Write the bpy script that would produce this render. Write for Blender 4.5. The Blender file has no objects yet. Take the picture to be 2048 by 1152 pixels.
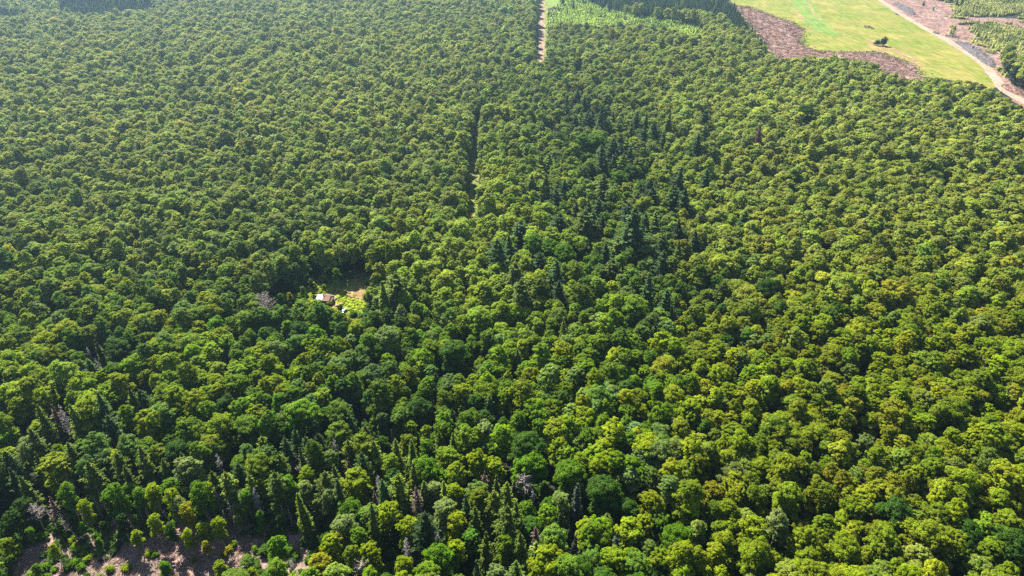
import bpy, math, random
import numpy as np
from mathutils import Vector

# ------------------------------------------------------------------ camera, sky, sun, exposure
R = math.radians
S = bpy.context.scene
CAM_H, PITCH, F = 132.0, R(31.0), 1370.0          # F = focal length in pixels of the 2048 wide picture
cam = bpy.data.cameras.new('camera')
cam.sensor_width = 36.0
cam.lens = F / 2048 * 36.0
cam.clip_start, cam.clip_end = 0.5, 6000
camo = bpy.data.objects.new('camera', cam)
S.collection.objects.link(camo)
camo.location = (0, 0, CAM_H)
camo.rotation_euler = (R(90) - PITCH, 0, 0)
S.camera = camo

SUN_EL, SUN_AZ = 47.0, -30.0                       # azimuth from +Y (view direction), negative = to the left
world = bpy.data.worlds.new('World')
S.world = world
world.use_nodes = True
wn = world.node_tree.nodes
sky = wn.new('ShaderNodeTexSky')
sky.sky_type = 'NISHITA'
sky.sun_disc = False
sky.sun_elevation = R(SUN_EL)
sky.sun_rotation = R(SUN_AZ)
bg = wn['Background']
bg.inputs['Strength'].default_value = 0.05
world.node_tree.links.new(sky.outputs[0], bg.inputs['Color'])
sl = bpy.data.lights.new('sun', 'SUN')
sl.energy = 5.0
sl.angle = R(0.5)
sl.color = (1.0, 0.94, 0.84)
so = bpy.data.objects.new('sun', sl)
S.collection.objects.link(so)
sdir = Vector((math.sin(R(SUN_AZ)) * math.cos(R(SUN_EL)), math.cos(R(SUN_AZ)) * math.cos(R(SUN_EL)), math.sin(R(SUN_EL))))
so.rotation_euler = sdir.to_track_quat('Z', 'Y').to_euler()
S.view_settings.view_transform = 'Standard'
S.view_settings.look = 'None'
S.view_settings.exposure = 1.66
S.view_settings.gamma = 1.0
S.render.engine = 'CYCLES'
S.cycles.max_bounces = 6
S.cycles.diffuse_bounces = 3
S.cycles.glossy_bounces = 1
S.cycles.transmission_bounces = 4
S.cycles.volume_bounces = 0
S.cycles.use_denoising = False
S.cycles.sample_clamp_indirect = 4.0

rng = np.random.default_rng(11)
rnd = random.Random(5)
COL = S.collection
SP, CP = math.sin(PITCH), math.cos(PITCH)

# ------------------------------------------------------------------ geometry of the view
def ground_at(u, v, h=0.0):
    """the point at height h that the picture shows at pixel (u, v) of 2048 x 1152"""
    dx, dy = (u - 1024) / F, (576 - v) / F
    t = (CAM_H - h) / (SP - dy * CP)
    return (t * dx, t * (CP + dy * SP))

def pix(x, y, z):
    """numpy: world -> pixel, depth"""
    d = y * CP + (CAM_H - z) * SP
    up = y * SP - (CAM_H - z) * CP
    d = np.maximum(d, 1e-3)
    return 1024 + F * x / d, 576 - F * up / d, d

def inside(u, v, poly):
    u = np.asarray(u, float); v = np.asarray(v, float)
    r = np.zeros(u.shape, bool)
    n = len(poly)
    for i in range(n):
        x1, y1 = poly[i]; x2, y2 = poly[(i + 1) % n]
        if y1 == y2: continue
        c = ((y1 > v) != (y2 > v)) & (u < (x2 - x1) * (v - y1) / (y2 - y1) + x1)
        r ^= c
    return r

def vnoise(x, y, scale, seed):
    """smooth value noise, -1..1"""
    g = np.random.default_rng(seed).uniform(-1, 1, (256, 256))
    x = np.asarray(x) / scale + 1000.3; y = np.asarray(y) / scale + 1000.7
    xi = np.floor(x).astype(int); yi = np.floor(y).astype(int)
    fx = x - xi; fy = y - yi
    fx = fx * fx * (3 - 2 * fx); fy = fy * fy * (3 - 2 * fy)
    a = g[xi % 256, yi % 256]; b = g[(xi + 1) % 256, yi % 256]
    c = g[xi % 256, (yi + 1) % 256]; d = g[(xi + 1) % 256, (yi + 1) % 256]
    return (a * (1 - fx) + b * fx) * (1 - fy) + (c * (1 - fx) + d * fx) * fy

# ------------------------------------------------------------------ materials
class NT:
    def __init__(s, name):
        s.m = bpy.data.materials.new(name); s.m.use_nodes = True
        s.t = s.m.node_tree; s.n = s.t.nodes; s.l = s.t.links
        s.n.clear()
        s.out = s.n.new('ShaderNodeOutputMaterial')
    def new(s, kind, **kw):
        n = s.n.new('ShaderNode' + kind)
        for k, v in kw.items():
            if k.startswith('i_'):
                key = k[2:].replace('_', ' ')
                n.inputs[key].default_value = v
            else: setattr(n, k, v)
        return n
    def link(s, a, b): s.l.new(a, b)
    def noise(s, vec, scale, detail=3, rough=.55):
        n = s.new('TexNoise'); n.inputs['Scale'].default_value = scale
        n.inputs['Detail'].default_value = detail; n.inputs['Roughness'].default_value = rough
        if vec is not None: s.link(vec, n.inputs['Vector'])
        return n.outputs['Fac']
    def ramp(s, fac, stops):
        r = s.new('ValToRGB'); e = r.color_ramp.elements
        while len(e) > 1: e.remove(e[-1])
        e[0].position, e[0].color = stops[0][0], (*stops[0][1], 1)
        for p, c in stops[1:]:
            q = e.new(p); q.color = (*c, 1)
        s.link(fac, r.inputs['Fac']); return r.outputs['Color']
    def mix(s, a, b, fac, mode='MIX'):
        m = s.new('Mix', data_type='RGBA', blend_type=mode)
        for sock, val in ((m.inputs[0], fac), (m.inputs[6], a), (m.inputs[7], b)):
            if hasattr(val, 'is_output') or isinstance(val, bpy.types.NodeSocket): s.link(val, sock)
            else: sock.default_value = val if not isinstance(val, tuple) else (*val, 1)
        return m.outputs[2]

def leaf_material(name, trans=0.33, rough=.6, spec=.06):
    m = NT(name)
    a = m.new('Attribute', attribute_type='INSTANCER', attribute_name='tint')
    g = m.new('Attribute', attribute_type='GEOMETRY', attribute_name='vary')
    sep = m.new('SeparateXYZ'); m.link(g.outputs['Vector'], sep.inputs[0])
    hsv = m.new('HueSaturation')
    m.link(a.outputs['Vector'], hsv.inputs['Color'])
    h = m.new('MapRange'); h.inputs['To Min'].default_value = .474; h.inputs['To Max'].default_value = .532
    m.link(sep.outputs['X'], h.inputs['Value']); m.link(h.outputs[0], hsv.inputs['Hue'])
    v = m.new('MapRange'); v.inputs['To Min'].default_value = .35; v.inputs['To Max'].default_value = 1.6
    m.link(sep.outputs['Y'], v.inputs['Value']); m.link(v.outputs[0], hsv.inputs['Value'])
    p = m.new('BsdfPrincipled'); p.inputs['Roughness'].default_value = rough
    p.inputs['Specular IOR Level'].default_value = spec
    m.link(hsv.outputs[0], p.inputs['Base Color'])
    t = m.new('BsdfTranslucent')
    tc = m.mix(hsv.outputs[0], (1.25, 1.15, .35), 1.0, 'MULTIPLY'); m.link(tc, t.inputs['Color'])
    mx = m.new('MixShader'); mx.inputs[0].default_value = trans
    m.link(p.outputs[0], mx.inputs[1]); m.link(t.outputs[0], mx.inputs[2])
    m.link(mx.outputs[0], m.out.inputs['Surface'])
    return m.m

def rough_material(name, stops, scale=1.0, detail=4, rough=.9, bump=0.0, bump_scale=None, spec=.2, coords='Object', stretch=None):
    m = NT(name)
    c = m.new('TexCoord').outputs[coords]
    if stretch:
        mp = m.new('Mapping'); mp.inputs['Scale'].default_value = stretch; m.link(c, mp.inputs[0]); c = mp.outputs[0]
    f = m.noise(c, scale, detail)
    col = m.ramp(f, stops)
    p = m.new('BsdfPrincipled'); p.inputs['Roughness'].default_value = rough; p.inputs['Specular IOR Level'].default_value = spec
    m.link(col, p.inputs['Base Color'])
    if bump:
        b = m.new('Bump'); b.inputs['Strength'].default_value = 1; b.inputs['Distance'].default_value = bump
        m.link(m.noise(c, bump_scale or scale * 3, 4), b.inputs['Height']); m.link(b.outputs[0], p.inputs['Normal'])
    m.link(p.outputs[0], m.out.inputs['Surface'])
    return m.m

M = {}
M['leaf'] = leaf_material('leaves', .32)
M['needle'] = leaf_material('needles', .15, .7, .1)
M['bark'] = rough_material('bark', [(.3, (.09, .075, .06)), (.7, (.19, .165, .14))], 2.5, bump=.03, stretch=(1, 1, .3))
M['pale_bark'] = rough_material('pale bark', [(.3, (.22, .20, .17)), (.7, (.48, .45, .40))], 2.5, bump=.02)
M['dead'] = rough_material('bleached dead wood', [(.3, (.26, .21, .195)), (.7, (.48, .41, .385))], 1.8, bump=.02)
M['dead_brown'] = rough_material('dead brown twigs', [(.3, (.16, .095, .07)), (.7, (.31, .20, .155))], 1.8)
M['dead_grey'] = rough_material('dead grey twigs', [(.3, (.17, .155, .15)), (.7, (.36, .33, .32))], 1.8)
M['floor'] = rough_material('forest floor', [(.3, (.010, .014, .005)), (.5, (.018, .021, .009)), (.7, (.024, .03, .010))], .25, 6, bump=.3)

# ------------------------------------------------------------------ mesh helpers
class MB:
    """collects vertices and faces of one mesh"""
    def __init__(s): s.v = []; s.f = []; s.n = 0
    def add(s, V, Fc):
        s.v.append(np.asarray(V, float)); s.f += [tuple(int(i) + s.n for i in f) for f in Fc]; s.n += len(V)
    def tube(s, pts, rad, sides=6):
        pts = [np.array(p, float) for p in pts]
        rings = []
        for i, p in enumerate(pts):
            t = pts[min(i + 1, len(pts) - 1)] - pts[max(i - 1, 0)]
            t /= np.linalg.norm(t) + 1e-9
            a = np.cross(t, (0.31, .9, .17)); a /= np.linalg.norm(a) + 1e-9
            b = np.cross(t, a)
            ang = np.arange(sides) * 2 * math.pi / sides
            rings.append(p + rad[i] * (np.cos(ang)[:, None] * a + np.sin(ang)[:, None] * b))
        V = np.concatenate(rings)
        Fc = []
        for i in range(len(pts) - 1):
            for k in range(sides):
                k2 = (k + 1) % sides
                Fc.append((i * sides + k, i * sides + k2, (i + 1) * sides + k2, (i + 1) * sides + k))
        Fc.append(tuple(range(sides))[::-1]); Fc.append(tuple((len(pts) - 1) * sides + k for k in range(sides)))
        s.add(V, Fc)
    def box(s, c, size, rz=0.0, rx=0.0):
        sx, sy, sz = [q / 2 for q in size]
        V = np.array([(x, y, z) for x in (-sx, sx) for y in (-sy, sy) for z in (-sz, sz)])
        if rx:
            cr, sr = math.cos(rx), math.sin(rx)
            V = np.stack([V[:, 0], V[:, 1] * cr - V[:, 2] * sr, V[:, 1] * sr + V[:, 2] * cr], 1)
        cr, sr = math.cos(rz), math.sin(rz)
        V = np.stack([V[:, 0] * cr - V[:, 1] * sr, V[:, 0] * sr + V[:, 1] * cr, V[:, 2]], 1) + np.array(c, float)
        s.add(V, [(0, 1, 3, 2), (4, 6, 7, 5), (0, 4, 5, 1), (2, 3, 7, 6), (0, 2, 6, 4), (1, 5, 7, 3)])
    def mesh(s, name, mat, smooth=False):
        me = bpy.data.meshes.new(name)
        me.from_pydata(np.concatenate(s.v).tolist(), [], s.f)
        me.materials.append(mat)
        if smooth: me.polygons.foreach_set('use_smooth', [True] * len(me.polygons))
        me.update()
        return me

def link(o, parent=None):
    COL.objects.link(o)
    if parent is not None: o.parent = parent
    return o

def obj(name, me, parent=None, loc=None, **props):
    o = bpy.data.objects.new(name, me)
    if loc is not None: o.location = loc
    for k, v in props.items(): o[k] = v
    return link(o, parent)

def quads_mesh(name, C, N, size, vary, mat, aspect=1.0, T=None):
    """leaf faces: centres C, normals N, sizes; vary = per face (hue, value)"""
    n = len(C)
    N = N / (np.linalg.norm(N, axis=1, keepdims=True) + 1e-9)
    if T is None: T = rng.normal(size=(n, 3))
    A = T - (T * N).sum(1, keepdims=True) * N
    A /= np.linalg.norm(A, axis=1, keepdims=True) + 1e-9
    B = np.cross(N, A)
    s = size[:, None] * .5
    V = np.empty((n, 4, 3))
    V[:, 0] = C - A * s; V[:, 1] = C - B * s * aspect * .8 + N * s * .25
    V[:, 2] = C + A * s; V[:, 3] = C + B * s * aspect * .8 + N * s * .25
    me = bpy.data.meshes.new(name)
    me.vertices.add(4 * n); me.vertices.foreach_set('co', V.ravel().astype(np.float32))
    me.loops.add(4 * n); me.loops.foreach_set('vertex_index', np.arange(4 * n, dtype=np.int32))
    me.polygons.add(n); me.polygons.foreach_set('loop_start', np.arange(0, 4 * n, 4, dtype=np.int32))
    try: me.polygons.foreach_set('loop_total', np.full(n, 4, dtype=np.int32))
    except Exception: pass
    at = me.attributes.new('vary', 'FLOAT_VECTOR', 'FACE')
    vv = np.zeros((n, 3), np.float32); vv[:, :2] = vary
    at.data.foreach_set('vector', vv.ravel())
    me.materials.append(mat)
    me.update(calc_edges=True)
    return me

def unit(n):
    v = rng.normal(size=(n, 3)); return v / np.linalg.norm(v, axis=1, keepdims=True)

def broad_crown(name, r=3.1, z0=5.0, z1=12.5, lobes=9, clumps=17, leaves=36, leaf=.34, clump=.62, flat=1.0, open_=0.0):
    """a crown of lobes, each lobe a head of leaf clumps; many small leaf faces with gaps between the clumps"""
    C = []; N = []; Sz = []; Vy = []
    mid = z0 + (z1 - z0) * .48; hz = (z1 - z0) * .5
    L = []
    for i in range(lobes):
        a = i * 2.399 + rng.uniform(-.4, .4)
        k = (i + .4) / lobes
        rr = r * .70 * math.sqrt(k) * rng.uniform(.85, 1.12)
        zz = mid + hz * (-.15 + 1.0 * math.cos(1.5 * rr / r) + rng.uniform(-.14, .14)) * flat
        L.append((math.cos(a) * rr, math.sin(a) * rr, zz, r * rng.uniform(.22, .40) * (1 if lobes < 12 else .9)))
    for i in range(lobes):                     # lower skirt of the crown
        a = rng.uniform(0, 2 * math.pi)
        L.append((math.cos(a) * r * .72, math.sin(a) * r * .72, z0 + hz * rng.uniform(.3, 1.05), r * rng.uniform(.20, .34)))
    for (lx, ly, lz, lr) in L:
        lobe_v = rng.uniform(-.10, .10)
        for j in range(clumps):
            d = unit(1)[0]
            d[2] = abs(d[2]) * 1.0 - .25 if rng.random() < .8 else d[2]
            d /= np.linalg.norm(d)
            c = np.array((lx, ly, lz)) + d * lr * rng.uniform(.85, 1.15) * np.array((1, 1, .85))
            cs = clump * rng.uniform(.65, 1.25)
            n = int(leaves * rng.uniform(.7, 1.2) * (1 - open_))
            o = unit(n)
            o[:, 2] = np.where(rng.random(n) < .75, np.abs(o[:, 2]), o[:, 2])
            rad = cs * rng.uniform(.5, 1.0, n)[:, None]
            C.append(c + o * rad * np.array((1, 1, .7)))
            N.append(o * .7 + d * .4 + np.array((0, 0, .75)) + rng.normal(size=(n, 3)) * .30)
            Sz.append(leaf * rng.uniform(.7, 1.35, n))
            cv = rng.uniform(-.12, .12)
            Vy.append(np.stack([np.clip(.5 + rng.normal(0, .16) + rng.normal(0, .12, n), 0, 1),
                                np.clip(.5 + lobe_v + cv + rng.normal(0, .15, n), 0, 1)], 1))
    n = int(500 * (1 - open_))                               # inner leaves, so that the crown is not hollow
    o = unit(n) * (rng.uniform(0, 1, n) ** .4)[:, None]
    C.append(o * np.array((r * .7, r * .7, hz * .72)) + np.array((0, 0, mid)))
    N.append(unit(n) + np.array((0, 0, .4))); Sz.append(leaf * 1.9 * rng.uniform(.8, 1.2, n))
    Vy.append(np.full((n, 2), .45))
    return quads_mesh(name, np.concatenate(C), np.concatenate(N), np.concatenate(Sz), np.concatenate(Vy), M['leaf'], .9)

def conifer_crown(name, H=13.0, r=2.3, z0=1.6, tiers=20, per=9, mat=None, dens=1.0, power=.85, leaf=.44, droop=.30, rag=.12):
    C = []; N = []; Sz = []; Vy = []; T = []
    for i in range(tiers):
        k = i / (tiers - 1)
        z = z0 + (H - .25 - z0) * k
        R_ = r * ((1 - k) ** power) * rng.uniform(1 - rag, 1 + rag * .6) + .12
        z += rng.normal(0, rag * .5)
        m = max(4, int(per * (1 - k * .45)))
        a0 = rng.uniform(0, 6.28)
        for j in range(m):
            if rng.random() > dens: continue
            a = a0 + j * 2 * math.pi / m + rng.uniform(-.25, .25)
            Lb = R_ * rng.uniform(.7, 1.15)
            n = max(6, int(Lb * 20))
            t = rng.uniform(.12, 1, n)
            w = (.14 + .42 * Lb * .5) * (1 - t * .6)
            s = rng.uniform(-1, 1, n) * w
            dirx = np.array((math.cos(a), math.sin(a), 0)); side = np.array((-math.sin(a), math.cos(a), 0))
            zz = z - droop * Lb * t + .16 * Lb * t ** 3 * 1.3 + rng.normal(0, .05, n)
            P = dirx * (Lb * t)[:, None] + side * s[:, None]; P[:, 2] = zz
            C.append(P)
            N.append(np.array((0, 0, 1.0)) + dirx * .35 + rng.normal(size=(n, 3)) * .45)
            T.append(dirx + side * (np.sign(s) * .7)[:, None] + rng.normal(size=(n, 3)) * .2)
            Sz.append(leaf * rng.uniform(.7, 1.3, n))
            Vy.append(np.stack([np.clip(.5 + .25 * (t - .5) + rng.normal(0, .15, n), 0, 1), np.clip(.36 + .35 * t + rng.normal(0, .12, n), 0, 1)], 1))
    n = int(60 * H); k = rng.random(n) ** .8; a = rng.uniform(0, 6.28, n); q = r * .55 * (1 - k) ** power * rng.uniform(.3, 1, n)
    C.append(np.stack([np.cos(a) * q, np.sin(a) * q, z0 + (H - .6 - z0) * k], 1)); N.append(np.stack([np.cos(a), np.sin(a), .5 + a * 0], 1)); T.append(np.tile((0, 0, 1.0), (n, 1)))
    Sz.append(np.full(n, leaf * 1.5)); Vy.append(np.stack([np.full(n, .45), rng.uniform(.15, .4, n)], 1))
    C.append(np.array([(0, 0, H - .3), (0, 0, H - .1), (0, 0, H + .1)])); N.append(unit(3)); T.append(np.tile((0, 0, 1.0), (3, 1)))
    Sz.append(np.array((.4, .4, .4))); Vy.append(np.full((3, 2), .6))
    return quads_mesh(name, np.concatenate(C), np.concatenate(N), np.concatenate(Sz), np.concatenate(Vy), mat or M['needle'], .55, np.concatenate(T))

def trunk_mesh(name, h, r, limbs=5, spread=2.0, z0=4.0, mat='bark', lean=0.0):
    m = MB()
    pts = [(lean * (k ** 1.3) + .12 * math.sin(k * 7), .10 * math.cos(k * 5), h * k) for k in np.linspace(0, 1, 7)]
    m.tube(pts, [r * (1.25 if i == 0 else 1 - .8 * i / 6) for i in range(7)], 7)
    for i in range(limbs):
        a = i * 2.4 + rng.uniform(-.4, .4); z = z0 + (h - z0) * (i / max(1, limbs)) * .75
        L = spread * rng.uniform(.7, 1.1)
        x0 = lean * (z / h) ** 1.3
        m.tube([(x0, 0, z), (x0 + math.cos(a) * L * .5, math.sin(a) * L * .5, z + L * .55), (x0 + math.cos(a) * L, math.sin(a) * L, z + L * 1.0)], [r * .42, r * .28, r * .08], 5)
    return m.mesh(name, M[mat], True)

def twig_crown(name, H, r, z0, tiers, per, mat, up=.15, rad=.035, twigs=3, power=.8, lean=0.0):
    """bare branches, with side twigs"""
    m = MB()
    for i in range(tiers):
        k = i / max(1, tiers - 1); z = z0 + (H - z0 - .2) * k
        x0 = lean * (z / H) ** 1.3
        for j in range(per):
            a = rng.uniform(0, 6.28); L = (r * (1 - k) ** power + .2) * rng.uniform(.55, 1.15)
            e = np.array((math.cos(a) * L, math.sin(a) * L, up * L + rng.uniform(-.15, .15) * L))
            b = np.array((x0, 0, z)); mid = b + e * .5 + np.array((0, 0, -.08 * L))
            m.tube([b, mid, b + e], [rad * 1.3, rad, rad * .35], 4)
            for q in range(twigs):
                t = rng.uniform(.35, .95); p = b + e * t
                d = unit(1)[0] * L * rng.uniform(.18, .38); d[2] = d[2] * .5 + .05
                m.tube([p, p + d], [rad * .7, rad * .3], 3)
    return m.mesh(name, M[mat])

# ------------------------------------------------------------------ ground sheets
def sheet(name, poly, mat, z, soft=0.0, px=True, sub=1):
    pts = [ground_at(u, v) for u, v in poly] if px else poly
    if sub > 1 or soft:                      # wavy natural edge
        out = []
        for i in range(len(pts)):
            a = np.array(pts[i]); b = np.array(pts[(i + 1) % len(pts)])
            L = np.linalg.norm(b - a); n = max(1, int(L / 4))
            nrm = np.array((-(b - a)[1], (b - a)[0])) / (L + 1e-9)
            for k in range(n):
                p = a + (b - a) * k / n
                w = vnoise(p[0], p[1], 7, 91) * soft + vnoise(p[0], p[1], 2.3, 92) * soft * .5
                out.append(tuple(p + nrm * w))
        pts = out
    import bmesh
    bm = bmesh.new()
    f = bm.faces.new([bm.verts.new((x, y, z)) for x, y in pts])
    bm.normal_update()
    if f.normal.z < 0: f.normal_flip()
    bmesh.ops.triangulate(bm, faces=[f])
    me = bpy.data.meshes.new(name); bm.to_mesh(me); bm.free()
    me.materials.append(mat)
    return obj(name, me, kind='structure')

def ribbon(name, pts, mat, z, wob=.4):
    """pts: (u, v, width in metres)"""
    P = [np.array(ground_at(u, v)) for u, v, w in pts]; W = [w for _, _, w in pts]
    Q = []; WW = []
    for i in range(len(P) - 1):
        n = max(2, int(np.linalg.norm(P[i + 1] - P[i]) / 3))
        p0 = P[max(0, i - 1)]; p3 = P[min(len(P) - 1, i + 2)]
        for k in range(n):
            t = k / n
            q = .5 * ((2 * P[i]) + (P[i + 1] - p0) * t + (2 * p0 - 5 * P[i] + 4 * P[i + 1] - p3) * t * t + (3 * P[i] - p0 - 3 * P[i + 1] + p3) * t ** 3)
            Q.append(q); WW.append(W[i] * (1 - t) + W[i + 1] * t)
    Q.append(P[-1]); WW.append(W[-1])
    V = []; Fc = []
    for i, q in enumerate(Q):
        d = Q[min(i + 1, len(Q) - 1)] - Q[max(0, i - 1)]; d /= np.linalg.norm(d)
        nrm = np.array((-d[1], d[0])); a = WW[i] / 2
        V.append((*(q + nrm * (a + wob * vnoise(q[0], q[1], 5, 3))), z)); V.append((*(q - nrm * (a + wob * vnoise(q[0], q[1], 5, 4))), z))
        if i: Fc.append((2 * i - 2, 2 * i - 1, 2 * i + 1, 2 * i))
    m = MB(); m.add(np.array(V), Fc); me = m.mesh(name, mat)
    return obj(name, me, kind='structure')

gm = MB(); gm.add(np.array([(-1500, -300, 0), (1500, -300, 0), (1500, 2200, 0), (-1500, 2200, 0)]), [(0, 1, 2, 3)])
obj('ground', gm.mesh('ground', M['floor']), kind='structure')

def grass_material(name, stops, fine, patch, patch_stops, fac_lo=.4, fac_hi=.62):
    m = NT(name); c = m.new('TexCoord').outputs['Object']
    a = m.ramp(m.noise(c, fine, 5), stops)
    b = m.ramp(m.noise(c, fine * .7, 4), patch_stops)
    f = m.new('MapRange'); f.inputs['From Min'].default_value = fac_lo; f.inputs['From Max'].default_value = fac_hi
    m.link(m.noise(c, patch, 4, .6), f.inputs['Value'])
    col = m.mix(a, b, f.outputs[0])
    mp = m.new('Mapping'); mp.inputs['Scale'].default_value = (.5, .045, 1); mp.inputs['Rotation'].default_value = (0, 0, .5); m.link(c, mp.inputs[0])
    st = m.new('MapRange'); st.inputs['From Min'].default_value = .35; st.inputs['From Max'].default_value = .68; st.inputs['To Min'].default_value = .70; st.inputs['To Max'].default_value = 1.25
    m.link(m.noise(mp.outputs[0], 1.0, 4), st.inputs['Value']); hv = m.new('HueSaturation'); m.link(col, hv.inputs['Color']); m.link(st.outputs[0], hv.inputs['Value']); col = hv.outputs[0]
    p = m.new('BsdfPrincipled'); p.inputs['Roughness'].default_value = .95; p.inputs['Specular IOR Level'].default_value = .1
    m.link(col, p.inputs['Base Color'])
    bp = m.new('Bump'); bp.inputs['Distance'].default_value = .25; m.link(m.noise(c, 1.6, 4), bp.inputs['Height']); m.link(bp.outputs[0], p.inputs['Normal'])
    m.link(p.outputs[0], m.out.inputs['Surface'])
    return m.m
M['meadow'] = grass_material('meadow grass', [(.3, (.10, .15, .014)), (.7, (.19, .22, .028))], .22, .028, [(.3, (.21, .20, .03)), (.7, (.31, .25, .08))], .40, .66)
M['lush'] = grass_material('lush grass', [(.3, (.09, .18, .022)), (.7, (.15, .25, .04))], .3, .05, [(.3, (.15, .21, .04)), (.7, (.22, .25, .06))])
M['verge'] = grass_material('verge grass', [(.3, (.10, .16, .02)), (.7, (.18, .24, .03))], .4, .08, [(.3, (.16, .17, .04)), (.7, (.22, .21, .06))])
M['dry'] = grass_material('dry grass', [(.3, (.19, .13, .05)), (.7, (.30, .21, .10))], .6, .12, [(.3, (.22, .25, .05)), (.7, (.30, .32, .07))], .5, .65)
M['slash'] = grass_material('churned brown soil', [(.3, (.10, .05, .035)), (.5, (.22, .125, .095)), (.7, (.34, .215, .18))], .35, .06, [(.3, (.16, .085, .06)), (.7, (.40, .28, .24))], .42, .62)
M['chips'] = grass_material('chips and bark litter', [(.3, (.15, .085, .07)), (.5, (.29, .19, .165)), (.7, (.46, .34, .31))], 1.6, .12, [(.3, (.08, .09, .03)), (.7, (.16, .13, .10))], .5, .62)
M['road'] = grass_material('pale dirt road', [(.3, (.23, .155, .105)), (.7, (.33, .235, .165))], .5, .04, [(.3, (.20, .13, .085)), (.7, (.30, .21, .15))])
M['lane'] = grass_material('grassy lane', [(.3, (.10, .15, .02)), (.7, (.19, .22, .04))], .5, .07, [(.3, (.17, .18, .05)), (.7, (.25, .21, .08))], .5, .65)

# outlines in the picture of the ground that shows
MEADOW = [(1450, -30), (1457, 2), (1490, 14), (1540, 30), (1585, 45), (1603, 58), (1603, 82), (1613, 94), (1640, 102), (1700, 104), (1752, 103), (1800, 118),
          (1832, 134), (1850, 153), (1905, 162), (1950, 168), (1990, 178), (2000, 172), (1986, 150), (1965, 128), (1915, 97), (1890, 80), (1845, 57), (1800, 30), (1755, 0), (1700, -32)]
SLASH = [(1474, 13), (1500, 14), (1545, 32), (1588, 46), (1605, 58), (1603, 84), (1616, 96), (1640, 103), (1700, 105), (1755, 104), (1800, 119),
         (1832, 136), (1848, 153), (1868, 163), (1820, 160), (1778, 152), (1750, 132), (1700, 120), (1640, 121), (1552, 122), (1530, 88), (1500, 50)]
LUSHP = [(1568, -20), (1606, -20), (1640, 30), (1662, 58), (1678, 70), (1650, 68), (1622, 56), (1602, 30), (1585, 8)]
BARE = [(1700, -32), (1800, -32), (1880, -8), (1925, 28), (1945, 34), (2048, 38), (2100, 46), (2100, 60), (1972, 46), (1945, 58), (1958, 78), (2000, 108), (2006, 140), (2028, 175), (2120, 205), (2140, 240), (2060, 232), (2000, 180), (1960, 128), (1896, 82)]
CLEAR = [(524, 608), (560, 596), (600, 582), (645, 565), (695, 553), (724, 549), (738, 575), (742, 605), (728, 622), (700, 632), (672, 628), (655, 612), (628, 606), (590, 604), (545, 612)]
CUT = [(20, 1200), (30, 1130), (60, 1105), (110, 1082), (160, 1072), (190, 1062), (235, 1058), (300, 1052), (345, 1052), (400, 1060), (450, 1062), (515, 1050), (560, 1045), (600, 1048), (612, 1066), (560, 1072),
       (530, 1078), (528, 1100), (500, 1112), (475, 1138), (440, 1165), (400, 1200)]
ROADP = [(1077, 125), (1078, 60), (1082, -20), (1092, -20), (1090, 60), (1088, 125)]
VERGEP = [(1074, 60), (1078, -20), (1094, -20), (1122, 0), (1120, 8), (1098, 12), (1094, 60), (1090, 124), (1076, 124)]
LANEP = [(954, 225), (951, 245), (946, 280), (941, 320), (938, 375), (939, 440), (949, 440), (951, 375), (951, 320), (952, 280), (954, 245), (956, 225)]
SPARSE = [(-40, 1110), (-40, 1010), (40, 1000), (90, 985), (190, 985), (330, 1015), (420, 1020), (530, 1015), (625, 1040), (615, 1062), (500, 1070), (300, 1062), (180, 1080), (40, 1120)]

def grow(poly, fx=1.0):
    c = np.mean(np.array(poly, float), 0)
    return [(u, v) for u, v in poly]

M['gravel'] = grass_material('pale gravel', [(.3, (.30, .22, .16)), (.7, (.42, .325, .25))], .5, .04, [(.3, (.26, .185, .13)), (.7, (.36, .275, .205))])
sheet('meadow', MEADOW + [], M['meadow'], .004, 4.0, sub=2)
sheet('churned_soil', SLASH, M['slash'], .012, 5.0, sub=2)
sheet('lush_grass_strip', LUSHP, M['lush'], .010, 5.0, sub=2)
sheet('bare_soil', BARE, M['slash'], .008, 2.0, sub=2)
sheet('clearing', [(500, 604), (560, 570), (620, 525), (720, 505), (760, 530), (775, 600), (750, 650), (680, 665), (600, 640)], M['verge'], .004, 1.0, sub=2)
sheet('dry_grass_patch', [(665, 580), (700, 572), (715, 545), (728, 572), (735, 590), (728, 603), (705, 596), (688, 584)], M['dry'], .008, .8, sub=2)
sheet('clear_cut', [(0, 1300), (10, 1120), (60, 1070), (190, 1030), (420, 1010), (640, 1020), (640, 1110), (560, 1300)], M['chips'], .004, 1.0, sub=2)
ribbon('dirt_road', [(1086, -40, 5.5), (1085, 0, 5.5), (1084, 60, 5.5), (1082.5, 125, 5.5), (1081, 170, 5.5), (1080, 215, 5.0)], M['road'], .016)
ribbon('grass_verge', [(1087, -40, 12), (1087, 10, 12), (1086, 60, 9.5), (1084, 130, 8)], M['verge'], .008)
sheet('roadside_clearing', [(1090, -40), (1122, -40), (1126, 4), (1118, 12), (1098, 16), (1091, 14)], M['lush'], .004, 1.0, sub=2)
ribbon('grassy_lane', [(1010, 160, 5), (975, 185, 5), (956, 200, 6), (952, 245, 6), (948, 300, 6.5), (944, 375, 7), (945, 450, 5), (955, 520, 4)], M['verge'], .006)
ribbon('gravel_road', [(1700, -40, 7), (1757, -2, 7), (1800, 27, 7), (1845, 54, 7), (1888, 77, 7.5), (1915, 94, 7.5), (1960, 123, 7), (1988, 152, 7), (2008, 180, 7), (2048, 203, 7), (2120, 245, 7)], M['gravel'], .020)
ribbon('gravel_turning', [(1888, 77, 7), (1915, 80, 9), (1945, 84, 9), (1975, 90, 6)], M['road'], .016)
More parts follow.
